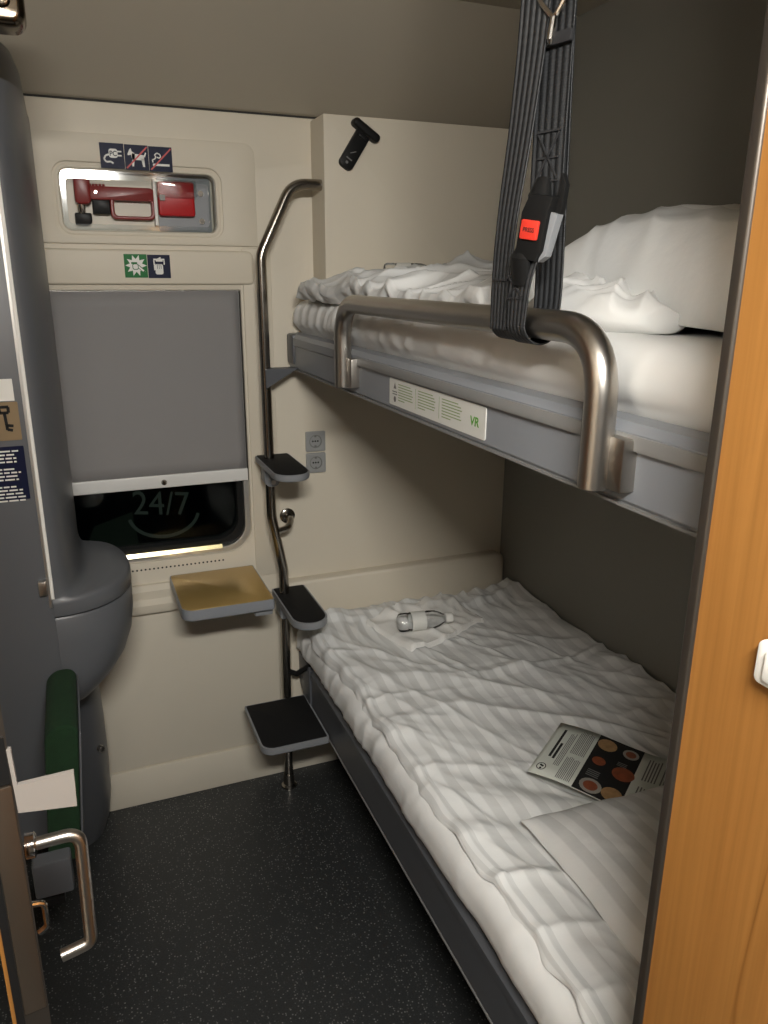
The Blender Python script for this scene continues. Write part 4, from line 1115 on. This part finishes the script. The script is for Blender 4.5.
# cap on top of the column
finish('column_cap', loft_bm([cover_loop(2.004, -0.036, FYB - 0.004, 0.24, -0.20), cover_loop(2.055, -0.040, FYB, 0.24, -0.20), cover_loop(2.085, -0.050, FYB + 0.01, 0.23, -0.20), cover_loop(2.10, -0.075, FYB + 0.03, 0.20, -0.20)]), 'grey', wu, 50)

# signs on its flat front
yk = FYB + 0.0038
ks = thing('key_sign', (-0.14, yk, 1.315), 'brown metal sign with a black key on the washbasin cabinet', 'sign')
kf = lambda u, v, d: (u, yk - d, v)
finish('plate', prism_bm(rrect(-0.205, -0.113, 1.316, 1.396, 0.002), [], 0.0, 0.002, kf), 'signbrown', ks)
polys('key', [bar2(-0.150, 1.386, -0.131, 1.386, 0.006), bar2(-0.149, 1.374, -0.132, 1.374, 0.006), bar2(-0.149, 1.386, -0.149, 1.374, 0.006), bar2(-0.132, 1.386, -0.132, 1.374, 0.006), bar2(-0.140, 1.374, -0.138, 1.338, 0.006), bar2(-0.139, 1.348, -0.126, 1.346, 0.006), bar2(-0.138, 1.339, -0.128, 1.337, 0.006)], kf, 0.002, 0.0025, 'ink', ks)
wc = tag(finish('blank_card', prism_bm(rrect(-0.19, -0.1175, 1.398, 1.443, 0.001), [], 0.0, 0.0012, kf), 'white'), 'blank pale card above the key sign', 'card')
nt_ = thing('notice_sign', (-0.14, yk, 1.19), 'dark blue notice with small white print below the key sign', 'notice')
finish('plate', prism_bm(rrect(-0.26, -0.1125, 1.187, 1.303, 0.002), [], 0.0, 0.0015, kf), 'navy', nt_)
ln = []
zz = 1.293
for blk in (4, 4, 5):
    for k in range(blk):
        x1_ = -0.120 - random.uniform(0, 0.014)
        x = -0.25
        while x < x1_ - 0.004:
            w_ = random.uniform(0.008, 0.022)
            ln.append(bar2(x, zz, min(x + w_, x1_), zz, 0.0032)); x += w_ + 0.003
        zz -= 0.0076
    zz -= 0.008
polys('printed_lines', ln, kf, 0.0015, 0.002, 'white', nt_)

# bronze fixture high on the left wall
lf2 = thing('wall_fixture', (-0.2, 1.5, 2.0), 'bronzed metal lamp housing at the top of the left wall', 'fixture')
finish('housing', prism_bm(rrect(XL + 0.004, -0.010, 2.022, 2.15, (0.0, 0.022, 0.03, 0.0), 6), [], 1.56, 1.50, XZ, bev=0.012, seg=3), 'bronze', lf2)
finish('cover_band', prism_bm(rrect(XL + 0.006, -0.030, 2.045, 2.13, (0.0, 0.012, 0.012, 0.0), 6), [], 1.501, 1.490, XZ, bev=0.004), 'bronze', lf2)

# ------------------------------------------------------------------ folding seat by the washbasin
fs_ = thing('jump_seat', (-0.1, 1.5, 0.3), 'dark green upholstered folding seat tipped up beside the washbasin cabinet', 'seat')
cu_o = rrect(-0.128, -0.064, 0.46, 0.782, (0.01, 0.006, 0.024, 0.032), 6)
stf = lambda u, v, d: (u + (v - 0.78) * 0.085, d, v)
finish('cushion', prism_bm(cu_o, [], 1.74, 1.49, stf, bev=0.020, seg=4), 'green', fs_)
finish('seat_shell', prism_bm(rrect(-0.063, -0.059, 0.46, 0.760, 0.002), [], 1.745, 1.49, stf, bev=0.002), 'grey', fs_)
finish('seat_base', prism_bm(rrect(-0.182, -0.108, 0.425, 0.508, 0.006), [], 1.475, 1.44, XZ, bev=0.004), 'grey', fs_)
box('hinge_rod', (-0.19, -0.13, 1.46, 1.49, 0.385, 0.402), 'black', fs_)

# ------------------------------------------------------------------ door leaf standing open at the left
dr = empty('door_1', (-0.11, 0.74, 0)); dr['kind'] = 'structure'
dth = R(-9)
dc = Vector((-0.1, 0.75, 0))      # right front edge of the leaf
d_in = Vector((math.sin(dth), math.cos(dth), 0)); d_l = Vector((-math.cos(dth), math.sin(dth), 0))
def df(u, v, d):    # u: leftwards across the edge, d: depth into the leaf, v: height
    p = dc + d_l * u + d_in * d
    return (p.x, p.y, v)
finish('leaf', prism_bm([(0.0, 0.012), (0.036, 0.012), (0.036, 2.02), (0.0, 2.02)], [], 0.004, 0.62, df), 'wood', dr)
finish('edge_face', prism_bm([(-0.001, 0.012), (0.024, 0.012), (0.024, 2.02), (-0.001, 2.02)], [], 0.0045, 0.0, df), 'profile', dr)
finish('lock_plate', prism_bm(rrect(0.001, 0.023, 0.872, 1.160, 0.002), [], 0.001, -0.004, df, bev=0.001), 'brassplate', dr)
finish('lock_opening', prism_bm(rrect(0.001, 0.024, 1.162, 1.215, 0.001), [], 0.001, -0.003, df), 'black', dr)
finish('seal', prism_bm([(0.024, 0.012), (0.032, 0.012), (0.032, 2.02), (0.024, 2.02)], [], 0.006, -0.002, df), 'black', dr)
bxf = lambda u, v, d: (u, 0.747 + d, v)
finish('latch_flange', prism_bm([(-0.043, 1.119), (-0.098, 1.126), (-0.1, 1.20), (-0.096, 1.20), (-0.095, 1.158), (-0.042, 1.160)], [], 0.0, 0.006, bxf), 'pale', dr)
# lever handle on the far face: rose, arm, drop and return
hp = [(-0.100, 0.785, 1.056), (-0.046, 0.785, 1.058), (-0.048, 0.768, 0.922), (-0.080, 0.765, 0.917)]
ha = finish('handle', tube_bm(fillet(hp, [0.016, 0.010], 8), 0.0072, 16), 'steel', dr)
finish('rose', lathe_bm((-0.101, 0.785, 1.056), (1, 0, 0), [(0, 0.014), (0.009, 0.014), (0.011, 0.010)], 20), 'chrome', ha)
finish('thumb_turn', tube_bm(fillet([df(0.0, 0.975, 0.04), df(-0.014, 0.972, 0.04), df(-0.014, 0.940, 0.038), df(-0.004, 0.935, 0.038)], 0.01, 5), 0.0035, 10), 'chrome', dr)

for o in bpy.data.objects:
    if o.name.split('.')[0] in ('printed_lines', 'text_line', 'divider', 'photo_caption', 'stitching', 'air_slot_hole', 'finger_line', 'raised_mark', 'emblem_mark'):
        o['kind'] = 'stuff'
